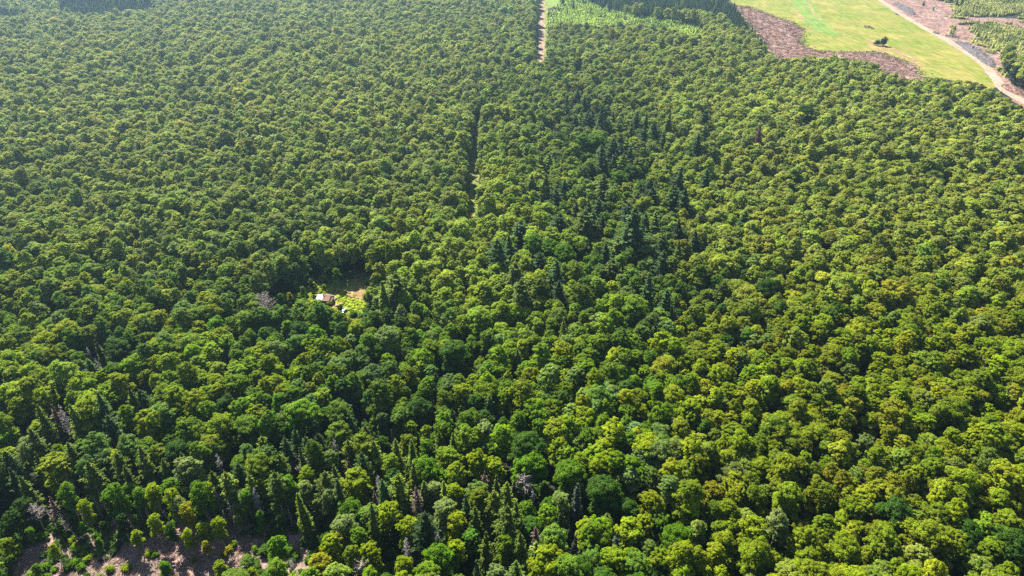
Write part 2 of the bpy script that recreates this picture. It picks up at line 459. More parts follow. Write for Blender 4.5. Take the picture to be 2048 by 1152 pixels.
ribbon('wheel_track', [(1960, 168, 3), (1900, 140, 2), (1850, 128, 2.2), (1790, 104, 3), (1740, 99, 2), (1660, 101, 2)], M['dry'], .012, 1.2)
ribbon('wheel_track', [(1790, 104, 2), (1735, 82, 2.5), (1690, 70, 2.0), (1655, 50, 2.2), (1625, 22, 2.5), (1612, -20, 3)], M['dry'], .016, 1.2)
sheet('bare_patch', [(1742, 78), (1770, 88), (1800, 100), (1830, 112), (1846, 128), (1850, 148), (1836, 140), (1822, 122), (1790, 108), (1752, 102), (1735, 92)], M['dry'], .008, 5.0, sub=2)
sheet('bare_patch', [(1590, 14), (1604, 28), (1616, 48), (1636, 62), (1622, 60), (1600, 40), (1588, 24)], M['dry'], .0095, 3.0, sub=2)
ribbon('wheel_track', [(1860, 8, 3), (1885, 30, 3), (1905, 50, 3), (1912, 66, 3)], M['chips'], .016)
ribbon('wheel_track', [(1948, 37, 4), (1990, 40, 4), (2048, 47, 4), (2120, 58, 4)], M['slash'], .016)

# ------------------------------------------------------------------ prototypes (each is the mesh of real trees that stand in the picture)
BROAD = [broad_crown('crown', r=rng.uniform(2.0, 3.1), z0=rng.uniform(3.4, 4.8), z1=rng.uniform(11.9, 13.8), lobes=int(rng.integers(12, 20)), clumps=14, leaves=46, leaf=rng.uniform(.20, .27), clump=rng.uniform(.30, .46), flat=rng.uniform(.85, 1.15)) for _ in range(14)]
DENSE = [broad_crown('crown', r=3.4, z0=4.2, z1=12.6, lobes=15, clumps=22, leaves=34, leaf=.27, clump=.48) for _ in range(2)]
SLIM = [broad_crown('crown', r=1.9, z0=3.4, z1=10.5, lobes=8, clumps=12, leaves=26, leaf=.28, clump=.46, open_=.15) for _ in range(3)]
SHRUB = [broad_crown('foliage', r=1.25, z0=.15, z1=1.9, lobes=6, clumps=8, leaves=18, leaf=.22, clump=.34) for _ in range(3)]
SPRUCE = [conifer_crown('crown', 13.5, 2.6, 1.4, 16, 11, power=.66, rag=.28), conifer_crown('crown', 13.0, 3.1, 1.2, 14, 12, power=.52, rag=.3), conifer_crown('crown', 13.5, 1.7, 1.2, 20, 10, power=.65), conifer_crown('crown', 12.5, 2.7, 2.0, 15, 10, dens=.85, power=.6), conifer_crown('crown', 13.2, 2.6, 1.0, 13, 10, dens=.8, power=.8, rag=.35), conifer_crown('crown', 12.2, 3.0, 1.6, 14, 11, dens=.9, power=.55, rag=.3), conifer_crown('crown', 14.0, 2.1, 1.5, 17, 9, dens=.75, power=.7, rag=.4)]
YOUNG = [conifer_crown('crown', 4.2, 1.15, .2, 10, 8, leaf=.36, power=.7, mat=M['leaf']), conifer_crown('crown', 3.6, 1.3, .2, 9, 8, leaf=.38, power=.6, mat=M['leaf'])]
T_BROAD = trunk_mesh('trunk', 10.5, .22, 6, 2.3, 4.2)
T_SLIM = [trunk_mesh('trunk', 9.0, .11, 5, 1.2, 3.4, 'pale_bark', l) for l in (0, .5, -.4)]
T_CON = trunk_mesh('trunk', 12.8, .19, 0, 0, 0)
T_SHRUB = trunk_mesh('stem', 1.2, .05, 4, .7, .2)
T_YOUNG = trunk_mesh('trunk', 3.6, .06, 0, 0, 0)
DEAD = []       # (trunk, crown) pairs
for kind in ('bare', 'bare', 'brown', 'brown', 'grey', 'spread'):
    if kind == 'bare':
        t = trunk_mesh('trunk', 10.5, .15, 0, 0, 0, 'dead', rng.uniform(-.8, .8)); c = None
        c = twig_crown('branches', 10.3, 1.1, 4.5, 12, 3, 'dead', .1, .035, 2)
    elif kind == 'brown':
        t = trunk_mesh('trunk', 12, .16, 0, 0, 0, 'dead_grey'); c = conifer_crown('branches', 12.3, 2.3, 2.4, 15, 9, dens=.75, rag=.35, power=.7, leaf=.30)
    elif kind == 'grey':
        t = trunk_mesh('trunk', 12, .15, 0, 0, 0, 'dead_grey'); c = twig_crown('branches', 12, 1.3, 2.5, 26, 6, 'dead_grey', -.05, .045, 4, .6)
    else:
        t = trunk_mesh('trunk', 10.5, .2, 7, 2.4, 4.5, 'dead'); c = twig_crown('branches', 11.5, 3.0, 6.0, 9, 5, 'dead', .55, .05, 5, .5)
    DEAD.append((t, c))

YG, MG, DG, PG, OL, CON = (.205, .275, .003), (.100, .200, .004), (.045, .100, .007), (.185, .245, .060), (.255, .255, .008), (.042, .075, .018)

def tree(name, cat, label, group, loc, rz, sc, crown, trunk, tint, cname='crown', tname='trunk'):
    r = bpy.data.objects.new(name, None); r.empty_display_size = .5
    r.location = loc; r.rotation_euler = (0, 0, rz); r.scale = sc
    r['category'] = cat; r['label'] = label
    if group: r['group'] = group
    COL.objects.link(r)
    t = bpy.data.objects.new(tname, trunk); t.parent = r; COL.objects.link(t)
    c = None
    if crown is not None:
        c = bpy.data.objects.new(cname, crown); c.parent = r
        c['tint'] = [float(q) for q in tint]; COL.objects.link(c)
    return r, t, c

RD = [np.array(ground_at(a, b_)) for a, b_ in ((1700, -40), (1757, -2), (1800, 27), (1845, 54), (1888, 77), (1915, 94), (1960, 123), (1988, 152), (2008, 180), (2048, 203), (2120, 245))] 
def off_road(x, y, w):
    p = np.array((x, y))
    for a, b_ in zip(RD[:-1], RD[1:]):
        t = max(0, min(1, np.dot(p - a, b_ - a) / np.dot(b_ - a, b_ - a)))
        if np.linalg.norm(p - a - t * (b_ - a)) < w: return False
    return True
# ------------------------------------------------------------------ where things stand (pixels of tree tops)
CONIFERS = """140,886,1.0,0 232,904,1,1 322,913,.9,3 277,896,1,0 450,936,1,1 425,939,.9,3 497,944,1,3 100,889,1,1 172,914,1.05,1 250,935,.9,0 60,905,.9,3 18,935,1,3 40,950,.9,3
 522,864,1,1 604,864,1,1 569,869,1,3 637,864,1,1 552,904,1,1 604,901,.9,2 544,939,1,1 642,939,1,1 669,929,1,3 719,899,1,1 744,871,1.15,1 789,881,1,0 821,881,1.05,2 789,944,1.1,1 674,958,1,2 767,959,1,0 889,959,.9,2 992,951,1,0
 984,976,1.1,1 1012,961,1,0 1009,1011,1.15,1 844,1019,1.2,1 967,1069,1,3 879,864,1,0 902,862,1,0 739,1009,1.1,2 957,1124,1,2 1155,971,1.05,2 1119,1021,1.05,2 1044,1064,1.1,0 1071,1081,1.15,0 1216,1019,.95,3 1149,1076,.95,2 1236,1074,.95,2
 1029,1124,1,0 1236,956,.8,2 192,678,.95,0 192,788,1.3,0 255,771,1.1,0 140,811,1.1,0 75,813,1.1,0 102,773,1,2 282,773,.95,1 175,716,1,1 629,833,1,1 587,851,.95,1 979,791,1,0 697,823,.9,3 727,846,.95,3 912,848,.95,3
 1204,290,1,0 1214,318,1,0 1244,288,1,0 1091,345,1.25,1 1061,348,1,0 1084,308,1,3 1209,348,1.1,2 1361,333,1.25,1 1415,338,1.1,2 1300,355,1,0 1309,368,1.1,2 1274,380,1,0 1344,370,1,0 1354,370,1,2 1376,373,1.1,0 1196,390,1.1,0
 1171,415,1.2,0 1120,424,1,1 1271,418,1.5,0 1294,418,1.2,2 1186,423,1.0,0 1206,430,1.0,2 1315,425,1,0 1154,398,.9,0 1179,398,.9,0 1325,463,1.15,2 1364,438,1,0 1491,413,1,1 1236,473,1,0 1276,463,1,0 1214,488,1,1 1229,515,1,1
 1329,503,1.1,0 1296,545,1.1,1 1031,515,1.2,0 1044,553,1.2,0 1041,438,1,2 1204,210,1.25,1 1154,178,1,0 1148,190,1,0 1163,219,1,0 1151,225,1,0 1177,219,1,0 1272,222,1.2,1 1295,225,1.1,1 1340,228,1.3,0 1413,219,1.2,0 1290,248,1.2,0
 1393,269,1.2,0 1242,263,1.1,0 1230,272,1.2,0 1254,275,1,0 1204,296,1.2,0 1083,305,1,0 1098,308,1,0 1133,204,1.1,0 1216,234,1,0 1240,240,1,0 998,473,1.2,0 1118,423,1,0 1185,215,1,0 1225,222,1,0 1262,240,1,0 1310,240,1,0
 1230,300,1,0 1248,305,1,0 1220,285,1,0 1262,290,1,0 1412,250,1.1,0 1418,245,1,2 1130,360,1,0 1110,372,1,0 1135,190,1,0 1170,190,1,0 1330,262,1,0 1352,340,1,0 1258,398,1,0 1120,560,1,3 765,560,1.1,1
 790,540,1.1,1 690,868,1,1 470,925,.9,1 360,905,1,0 385,915,1,3 8,900,1,1 60,860,1,0 215,820,1.1,1
 240,860,1,0 290,905,1,1 600,985,1,2 820,925,1,0 850,965,.8,0 935,990,1,0 950,1010,1,0 1030,1000,.9,0
 905,815,.9,3 1130,640,.9,0 1065,650,.9,0 1310,640,1,0 1345,610,1,0 870,740,.9,3 1040,700,.9,0 1180,650,.8,0 1450,560,.9,1 1480,720,.8,3 1340,580,1,0 1395,460,1,0 1360,480,1,0 1110,520,.9,0 1080,500,.9,0 1020,470,1,0""".split()
DEADS = [(434, 913, 4, .9, 'grey narrow dead conifer'), (195, 979, 0, .8, 'slim bleached snag'), (186, 990, 0, .7, 'short bleached snag'), (130, 1024, 0, .85, 'leaning white snag'), (102, 1000, 3, .75, 'sparse brown half-dead tree'),
         (65, 1011, 5, .75, 'pale spreading half-bare tree'), (132, 949, 4, .8, 'thin grey dead conifer'), (325, 1000, 0, .75, 'bare pale leaning stem'), (430, 979, 4, .85, 'grey dead conifer'), (454, 999, 1, .8, 'white bare stem'), (508, 981, 4, .9, 'greyish pink dead conifer'),
         (669, 885, 4, 1.0, 'narrow grey dead spire'), (609, 911, 5, .9, 'bleached dead tree with white limbs'), (698, 897, 4, .8, 'slim pinkish dead spire'), (696, 924, 3, .8, 'pinkish brown dead conifer'), (756, 956, 4, .9, 'pinkish grey dead conifer'),
         (749, 991, 3, .85, 'narrow reddish brown dead conifer'), (832, 981, 2, 1.0, 'broad brown dead conifer'), (969, 951, 2, .9, 'rusty brown dead conifer'), (687, 976, 1, .9, 'grey leaning snag'), (722, 1124, 5, .9, 'grey tangled dead tree'), (582, 1123, 4, .8, 'dark brown dead spire'),
         (872, 1059, 4, .8, 'dull grey dying conifer'), (812, 1081, 4, .9, 'bluish grey dead conifer'), (1049, 951, 5, 1.0, 'white dead tree with wide bare limbs'), (1071, 1061, 2, .9, 'pink-brown dead conifer'), (1410, 1049, 4, .7, 'small grey dead top'), (175, 698, 4, .8, 'pale grey dead top'),
         (192, 723, 4, 1.0, 'large purplish grey dead conifer'), (260, 763, 1, .9, 'white dead treetop'), (120, 816, 4, 1.1, 'grey dead conifer'), (107, 818, 3, 1.0, 'brown dying conifer'), (165, 821, 3, .85, 'pink dead conifer'), (269, 813, 0, .9, 'white snag'), (237, 838, 3, .7, 'small pinkish dead top'),
         (782, 856, 1, .8, 'bare pinkish trunk'), (649, 673, 2, .6, 'reddish dead treetop'), (1520, 258, 2, 1.75, 'large reddish brown dead conifer'), (1107, 240, 3, 1.2, 'rusty brown dead conifer'), (1110, 254, 3, 1.2, 'tall brown dead conifer'), (1375, 850, 2, .75, 'brown dead conifer'),
         (480, 985, 4, .8, 'faded grey dead tree'), (525, 588, 5, 1.2, 'grey bare tree'), (1065, 985, 4, .8, 'thin grey dead top'), (410, 1010, 4, .7, 'grey brown dying tree')] + [(a, b_, 1 if a % 2 else 0, .62, 'slim pale bare stem') for a, b_ in ((270, 1005), (291, 1012), (352, 1030), (381, 1002), (444, 1018), (465, 1010), (480, 1004), (561, 1008), (575, 1014), (240, 1010), (91, 1016), (150, 1004), (210, 1004), (45, 1020), (315, 1030), (420, 1035))]
# pale or special broadleaf trees: u, v, scale, proto family, tint
BIG = [(590, 560, .5, 'S', YG), (647, 566, .5, 'S', YG), (578, 583, .5, 'S', OL), (620, 556, .6, 'S', DG), (604, 570, .55, 'S', MG), (672, 535, .8, 'S', MG), (560, 585, .6, 'S', MG), (700, 540, .55, 'S', DG), (735, 580, .5, 'S', PG), (120, 1045, .5, 'S', MG), (165, 1050, .55, 'S', MG), (205, 1048, .5, 'S', DG), (60, 1062, .6, 'S', MG), (20, 1050, .6, 'S', DG), (270, 1035, .6, 'S', MG), (520, 1030, .55, 'S', MG), (560, 1035, .5, 'S', DG), (475, 1035, .6, 'S', PG),
 (210, 871, .9, 'S', YG), (370, 921, 1.15, 'B', PG), (350, 885, 1.1, 'D', DG), (217, 979, 1.1, 'S', MG), (232, 988, 1.1, 'S', MG), (170, 1014, .85, 'S', YG), (135, 986, 1.0, 'S', MG), (300, 971, 1.1, 'S', YG), (337, 964, .95, 'B', MG),
       (255, 966, 1.0, 'S', MG), (390, 956, 1.0, 'S', MG), (400, 984, 1.2, 'S', MG), (412, 971, 1.1, 'S', YG), (345, 996, 1.0, 'S', YG), (490, 979, 1.0, 'S', MG), (310, 1041, .95, 'S', YG), (270, 1064, .85, 'B', YG), (245, 1039, .9, 'S', DG),
       (405, 1049, .95, 'B', YG), (437, 1049, 1.0, 'S', YG), (375, 1071, .8, 'S', YG), (342, 1059, .85, 'S', DG), (107, 1096, .6, 'S', YG), (412, 1089, .6, 'S', OL), (437, 1124, .75, 'B', YG), (325, 1122, .8, 'B', MG), (500, 1134, .8, 'B', YG),
       (12, 1079, .8, 'B', YG), (70, 1129, .55, 'B', MG), (360, 1010, .9, 'S', PG), (375, 1020, .9, 'S', OL), (280, 990, .9, 'S', MG), (460, 960, 1.0, 'S', MG), (40, 1000, .8, 'B', DG), (20, 1020, .8, 'B', DG), (50, 875, 1.1, 'B', PG), (10, 1040, .7, 'B', DG),
       (699, 1006, .95, 'D', MG), (774, 1009, 1.0, 'B', YG), (814, 1036, .95, 'B', YG), (687, 1034, 1.0, 'B', PG), (662, 1074, .9, 'B', YG), (552, 1079, .95, 'B', MG), (637, 1114, .85, 'B', OL), (737, 1094, .95, 'B', YG), (807, 1114, .95, 'B', YG),
       (877, 1096, 1.0, 'D', MG), (912, 1079, .95, 'B', YG), (907, 976, .9, 'B', YG), (952, 901, 1.1, 'B', YG), (987, 921, .9, 'B', YG), (849, 921, 1.0, 'D', MG), (852, 881, 1.0, 'S', MG), (574, 954, 1.1, 'S', MG), (609, 964, 1.0, 'S', PG),
       (737, 934, .95, 'S', PG), (867, 964, 1.0, 'S', PG), (889, 1006, 1.0, 'B', PG), (659, 991, .95, 'S', PG), (1056, 870, 1.35, 'D', DG), (1209, 959, 1.25, 'D', DG), (1141, 926, 1.2, 'D', MG), (1251, 1001, .9, 'D', DG), (1356, 1054, 1.0, 'D', MG),
       (1430, 965, .9, 'B', OL), (597, 645, 1.1, 'D', DG), (907, 683, 1.35, 'D', DG), (839, 801, 1.0, 'D', DG), (1168, 266, 1.5, 'D', MG), (1186, 266, 1.5, 'D', MG), (1203, 272, 1.3, 'D', MG), (1615, 206, 1.6, 'D', DG), (450, 800, 1.0, 'B', DG),
       (765, 483, 1.3, 'B', YG), (790, 487, 1.2, 'B', YG), (745, 500, 1.1, 'B', YG), (230, 680, 1.2, 'D', DG), (1560, 1030, 1.15, 'B', PG), (1735, 868, .9, 'B', PG), (1060, 905, 1.2, 'D', MG), (55, 760, 1.3, 'B', YG), (80, 775, 1.2, 'B', YG), (30, 790, 1.2, 'B', YG),
       (1535, 560, 1.2, 'D', DG), (1070, 470, 1.3, 'D', MG), (1100, 478, 1.3, 'D', MG), (1130, 490, 1.3, 'D', MG), (1240, 340, 1.3, 'D', MG), (1265, 330, 1.3, 'D', DG)]
GAPS = [(1241, 939, 17), (1271, 893, 10), (1319, 949, 9), (1129, 1028, 14), (1504, 1014, 14), (1583, 974, 10), (1568, 1009, 15), (1613, 1044, 12), (1658, 994, 10), (1741, 906, 11), (1776, 1051, 13), (1698, 1076, 10), (1941, 1034, 17), (1698, 1138, 20),
        (1996, 919, 9), (704, 738, 11), (744, 738, 11), (844, 776, 11), (869, 801, 12), (724, 816, 20), (737, 841, 17), (602, 846, 18), (922, 676, 13), (969, 711, 8), (549, 741, 10), (155, 701, 16), (167, 681, 11), (207, 726, 18), (432, 736, 10),
        (432, 826, 17), (295, 828, 14), (375, 581, 13), (460, 701, 9), (120, 975, 26), (170, 975, 26), (320, 869, 12), (475, 876, 20), (594, 956, 12), (882, 946, 12), (942, 1039, 12), (1007, 1121, 15), (924, 1121, 13), (579, 914, 12), (874, 901, 9),
        (959, 222, 9), (985, 192, 8), (937, 151, 6), (1037, 151, 7), (1081, 171, 7), (1159, 144, 11), (1134, 207, 6), (937, 300, 8), (934, 318, 9), (184, 236, 6), (361, 278, 7), (618, 104, 4), (667, 42, 8), (552, 31, 9), (326, 253, 5), (552, 243, 6), (500, 333, 7),
        (1200, 325, 10), (1190, 312, 10), (960, 190, 8), (1725, 730, 12), (1960, 760, 10), (1385, 1080, 10), (1340, 1100, 8), (1490, 905, 9), (560, 875, 12), (820, 870, 12), (680, 790, 12), (795, 760, 10)]

def parse(t): a = t.split(','); return float(a[0]), float(a[1]), float(a[2]), int(a[3])
CONL = [parse(t) for t in CONIFERS]

taken = []      # (x, y, radius) of trees placed by hand
hand_con, hand_broad, hand_dead = [], [], []
for u, v, s, k in CONL:
    s = s * (1.12 if v > 600 else 1.32) * rnd.uniform(.95, 1.08); h = 13.3 * s; x, y = ground_at(u, v, h); hand_con.append((x, y, s, k, u, v)); taken.append((x, y, 1.5 * s if v > 600 else 2.0 * s))
for u, v, s, fam, tint in BIG:
    if v > 1030 and u < 520: s *= 1.05 * .8 if fam != 'B' else .66
    h = {'B': 12.3, 'D': 12.4, 'S': 10.2}[fam] * s; x, y = ground_at(u, v + 3, h); hand_broad.append((x, y, s, fam, tint, u, v)); taken.append((x, y, {'B': 3.2, 'D': 3.6, 'S': 2.0}[fam] * s))
for u, v, k, s, lab in DEADS:
    h = 12.0 * s; x, y = ground_at(u, v, h); hand_dead.append((x, y, s, k, lab, u, v)); taken.append((x, y, 1.6 * s))
taken = np.array(taken)

# regions of other woods
CON_STANDS = [[(1172, -10), (1455, -10), (1478, 15), (1503, 50), (1535, 90), (1556, 122), (1535, 125), (1500, 92), (1455, 65), (1400, 45), (1330, 38), (1260, 28), (1190, 12)],
              [(118, 18), (200, 12), (310, 22), (318, 40), (250, 42), (225, 48), (165, 52), (120, 40)], [(310, -6), (345, -6), (340, 10), (312, 16)], [(-10, 38), (60, 40), (58, 54), (-10, 50)]]
SAPLINGS = [[(1118, -20), (1165, -20), (1185, 10), (1260, 30), (1340, 40), (1400, 50), (1420, 75), (1390, 78), (1330, 66), (1270, 52), (1190, 62), (1140, 50), (1098, 60), (1096, 18), (1122, 12)]]
PLANT = [[(1832, -40), (2200, -40), (2200, 34), (2048, 34), (1955, 30), (1930, 28), (1885, -6)], [(1975, 50), (2048, 58), (2200, 70), (2200, 150), (2060, 135), (2020, 132), (2005, 106), (1968, 82), (1946, 62)]]

# ------------------------------------------------------------------ the wood: candidate positions
def grid(spacing, y0, y1, jit, margin=45, seed=1):
    g = np.random.default_rng(seed); out = []
    row = 0; y = y0
    while y < y1:
        half = (y * CP + CAM_H * SP) * .7475 + margin
        n = int(2 * half / spacing)
        x = (np.arange(n) - n / 2 + (row % 2) * .5) * spacing
        out.append(np.stack([x, np.full(n, y)], 1)); y += spacing * .866; row += 1
    P = np.concatenate(out); return P + g.uniform(-jit, jit, P.shape) * spacing

def near_taken(P, pad):
    from mathutils import kdtree
    kd = kdtree.KDTree(len(taken))
    for i, t in enumerate(taken): kd.insert((t[0], t[1], 0), i)
    kd.balance(); r = np.zeros(len(P), bool)
    for i, p in enumerate(P):
        c, j, d = kd.find((p[0], p[1], 0))
        if d < taken[j][2] + pad: r[i] = True
    return r

def blocked(P, H, r):
    """trees that would stand in, or hide, ground that the photograph shows open"""
    b = np.zeros(len(P), bool)
    u0, v0, d0 = pix(P[:, 0], P[:, 1], 0 * H); rp = r * F / d0
    for poly in (MEADOW, SLASH, BARE, CLEAR, CUT, VERGEP, LANEP):
        for fz, fr in [(0, 0), (.2, 0)] + [(a, q * w) for a, w in ((.42, .85), (.62, .95), (.8, .8), (.97, .35)) for q in (-1, -.66, -.33, 0, .33, .66, 1)]:
            u, v, _ = pix(P[:, 0], P[:, 1], H * fz)
            b |= inside(u + rp * fr, v, poly)
    return b

P1 = grid(4.05, 62, 330, .34, seed=3); P2 = grid(4.5, 330, 520, .34, seed=31); P3 = grid(5.1, 520, 1015, .34, seed=32)
P = np.concatenate([P1, P2, P3]); grow_ = np.concatenate([np.full(len(P1), 1.0), np.full(len(P2), 1.1), np.full(len(P3), 1.22)])
n = len(P)
hs = np.clip(1 + .12 * vnoise(P[:, 0], P[:, 1], 22, 5) + .06 * vnoise(P[:, 0], P[:, 1], 60, 6) + rng.normal(0, .13, n), .6, 1.35)
H = 12.4 * hs; rr = 2.65 * hs * grow_
b = blocked(P, H, rr) | near_taken(P, 1.5) | (rng.random(n) < .045) | (vnoise(P[:, 0], P[:, 1], 6.5, 71) < -.80)
uc, vc, dc = pix(P[:, 0], P[:, 1], H * .8)
for gx, gy, gr in GAPS: b |= ((uc - gx) ** 2 + (vc - gy) ** 2 < (gr * 1.0) ** 2)
for poly in CON_STANDS + SAPLINGS + PLANT:
    for fz in ((.3, .85) if poly is SAPLINGS[0] else (.3,)): ug, vg, _ = pix(P[:, 0], P[:, 1], H * fz); b |= inside(ug, vg, poly)
rpx = rr * F / dc
def uncover(xs, ys, Hh, fr):
    for f in fr:
        u, v, d = pix(np.array(xs), np.array(ys), np.array(Hh) * f)
        for j in range(len(u)):
            b[(np.hypot(uc - u[j], (vc - v[j]) * .9) < rpx * .80) & (dc < d[j] + 1)] = True
hc = [q for q in hand_con if q[5] < 600]; uncover([q[0] for q in hc], [q[1] for q in hc], [13.3 * q[2] for q in hc], (.97, .8, .65, .5))
hc = [q for q in hand_con if q[5] >= 600]; uncover([q[0] for q in hc], [q[1] for q in hc], [13.3 * q[2] for q in hc], (.97, .82))
uncover([q[0] for q in hand_dead], [q[1] for q in hand_dead], [12. * q[3] for q in hand_dead], (.97, .8, .62))
uncover([q[0] for q in hand_broad], [q[1] for q in hand_broad], [11.5 * q[2] for q in hand_broad], (.9, .65))
for poly in (SPARSE,):
    for fz in (.3, .6): uu, vv, _ = pix(P[:, 0], P[:, 1], H * fz); b |= inside(uu, vv, poly)
keep = ~b
P, hs, uc, vc, dc, grow_ = P[keep], hs[keep], uc[keep], vc[keep], dc[keep], grow_[keep]
n = len(P)

# colour of each crown: drifting species mix, tint zones, far crowns painted lighter
def mixc(a, b, t): return np.array(a) * (1 - t) + np.array(b) * t
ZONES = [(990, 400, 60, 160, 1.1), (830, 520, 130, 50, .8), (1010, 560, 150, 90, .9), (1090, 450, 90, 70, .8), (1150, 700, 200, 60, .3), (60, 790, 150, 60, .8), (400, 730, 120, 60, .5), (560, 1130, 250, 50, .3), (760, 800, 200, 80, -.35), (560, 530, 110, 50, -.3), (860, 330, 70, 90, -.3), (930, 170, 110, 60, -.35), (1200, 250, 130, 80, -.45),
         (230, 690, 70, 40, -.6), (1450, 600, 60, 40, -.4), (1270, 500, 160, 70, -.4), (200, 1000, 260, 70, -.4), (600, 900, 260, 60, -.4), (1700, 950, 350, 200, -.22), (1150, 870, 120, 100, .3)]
def tints(P, u, v, g):
    n = len(P); w = vnoise(P[:, 0], P[:, 1], 55, 21) * .5 + vnoise(P[:, 0], P[:, 1], 18, 22) * .4
    right = np.clip((u - 1150) / 500, 0, 1) * np.clip((v - 150) / 250, 0, 1)
    centre = np.exp(-((u - 1150) / 230) ** 2) * np.exp(-((v - 380) / 260) ** 2)
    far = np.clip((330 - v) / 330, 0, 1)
    out = np.empty((n, 3)); cls = np.empty(n, int)
    q = g.random(n) + w * .35
    for i in range(n):
        t = q[i] + right[i] * .13 - centre[i] * .25
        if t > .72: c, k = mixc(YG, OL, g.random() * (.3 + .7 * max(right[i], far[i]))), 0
        elif t > .36: c, k = mixc(YG, MG, .35 + .5 * g.random()), 1
        elif t > .12: c, k = mixc(MG, PG, g.random() * .7), 2
        else: c, k = mixc(DG, MG, g.random() * .6), 3
        z_ = 0.0
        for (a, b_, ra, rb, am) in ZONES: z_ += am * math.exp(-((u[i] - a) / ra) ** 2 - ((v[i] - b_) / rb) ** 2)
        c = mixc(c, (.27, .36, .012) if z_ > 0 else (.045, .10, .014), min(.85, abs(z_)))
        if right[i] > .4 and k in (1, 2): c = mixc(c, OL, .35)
        if v[i] < 680: c = mixc(c, (.41, .455, .070), min(1, (680 - v[i]) / 480) * (.80 if k != 3 else .42) * (1 - .6 * min(1, centre[i] * 1.3)))  # light painted in: crown colour lifts paler and yellower with distance
        c = np.array(c) * np.array((1 + g.normal(-.02, .055), 1, 1 + abs(g.normal(0, .4)))); out[i] = c * (.85 if g.random() < .2 else 1.0) * max(.45, 1.04 + g.normal(0, .14)); cls[i] = k
    return np.clip(out, .004, .5), cls
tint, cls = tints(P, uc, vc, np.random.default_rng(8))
proto = rng.integers(0, len(BROAD), n)
proto = np.where((cls == 3) & (rng.random(n) < .6), len(BROAD) + rng.integers(0, 2, n), proto)
rot = rng.uniform(0, 6.28, n)
scl = np.stack([hs * grow_ * rng.uniform(.80, 1.14, n), hs * grow_ * rng.uniform(.80, 1.14, n), hs * (1 + (grow_ - 1) * .8)], 1)

# nearest ones in the frame become trees of their own
inframe = (uc > -14) & (uc < 2062) & (vc < 1160) & (vc > 0)
N_SOLO_BROAD = 300 - len(hand_broad)
order = np.argsort(np.where(inframe, dc, 1e9))[:N_SOLO_BROAD]
solo = np.zeros(n, bool); solo[order] = True
print('broadleaf total', n, 'solo', solo.sum(), 'solo vmin', vc[solo].min())

# ------------------------------------------------------------------ labels that single out one tree
TN = {0: 'yellow-green', 1: 'fresh green', 2: 'grey-green', 3: 'dark green'}
def place_words(u, v):
    c = ['far left', 'left', 'centre-left', 'centre', 'centre-right', 'right', 'far right'][int(min(6, max(0, u // 293)))]
    if v > 1105: r = 'along the bottom edge'
    elif v > 1050: r = 'above the bottom edge'
    elif v > 1000: r = 'in the near wood'
    elif v > 950: r = 'in the second belt'
    elif v > 860: r = 'in the lower quarter'
    elif v > 700: r = 'below the cabin'
    elif v > 520: r = 'level with the cabin'
    elif v > 360: r = 'level with the lane'
    elif v > 180: r = 'in the upper middle wood'
    else: r = 'near the top edge'
    return r + ' ' + c
ORD = ['leftmost', 'second from left', 'third from left', 'fourth from left', 'fifth from left', 'sixth from left', 'seventh from left', 'eighth from left', 'ninth from left', 'tenth from left', 'eleventh from left', 'twelfth from left']
def unique_labels(items):
    """items: (what, u, v) -> label; trees of one look in one place are told apart by their order from the left"""
    cells = {}
    for i, (what, u, v) in enumerate(items): cells.setdefault((what, place_words(u, v)), []).append((u, i))
    out = [None] * len(items)
    for (what, pl), L in cells.items():
        L.sort()
        for k, (u, i) in enumerate(L):
            out[i] = f'{what} {pl}' if len(L) == 1 else f'{what} {pl}, {ORD[min(k, 11)]}'
    return out

FAM = {'B': BROAD, 'D': DENSE, 'S': SLIM}
def tint_class(t):
    best = min((np.linalg.norm(np.array(t) - np.array(c)), k) for c, k in ((YG, 0), (OL, 0), (MG, 1), (PG, 2), (DG, 3)))
    return best[1]
items = []; build = []
for i in np.where(solo)[0]:
    big = 'broad' if scl[i][0] > 1.08 else ('small' if scl[i][0] < .93 else 'round')
    items.append((f'{TN[cls[i]]} {big} crown', float(uc[i]), float(vc[i])))
    me = (BROAD + DENSE)[proto[i]]
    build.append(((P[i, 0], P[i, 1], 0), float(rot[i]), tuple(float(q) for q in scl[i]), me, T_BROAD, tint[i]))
for (x, y, s, fam, t, u, v) in hand_broad:
    what = {'B': 'rounded crown', 'D': 'dense domed crown', 'S': 'slim upright crown'}[fam]
    items.append((f'{TN[tint_class(t)]} {what}', u, v))
    build.append(((x, y, 0), rnd.uniform(0, 6.28), (s * rnd.uniform(.93, 1.1), s, s * (1.25 if fam == 'S' and v > 980 else 1)), rnd.choice(FAM[fam]), T_BROAD if fam != 'S' else rnd.choice(T_SLIM), np.array(t) * rnd.uniform(.85, 1.15)))
first = {}
for lab, bd in zip(unique_labels(items), build):
    r, t, c = tree('broadleaf_tree', 'broadleaf tree', lab, 'broadleaf trees of the near wood', *bd)
    first.setdefault(bd[3].name, (t, c))

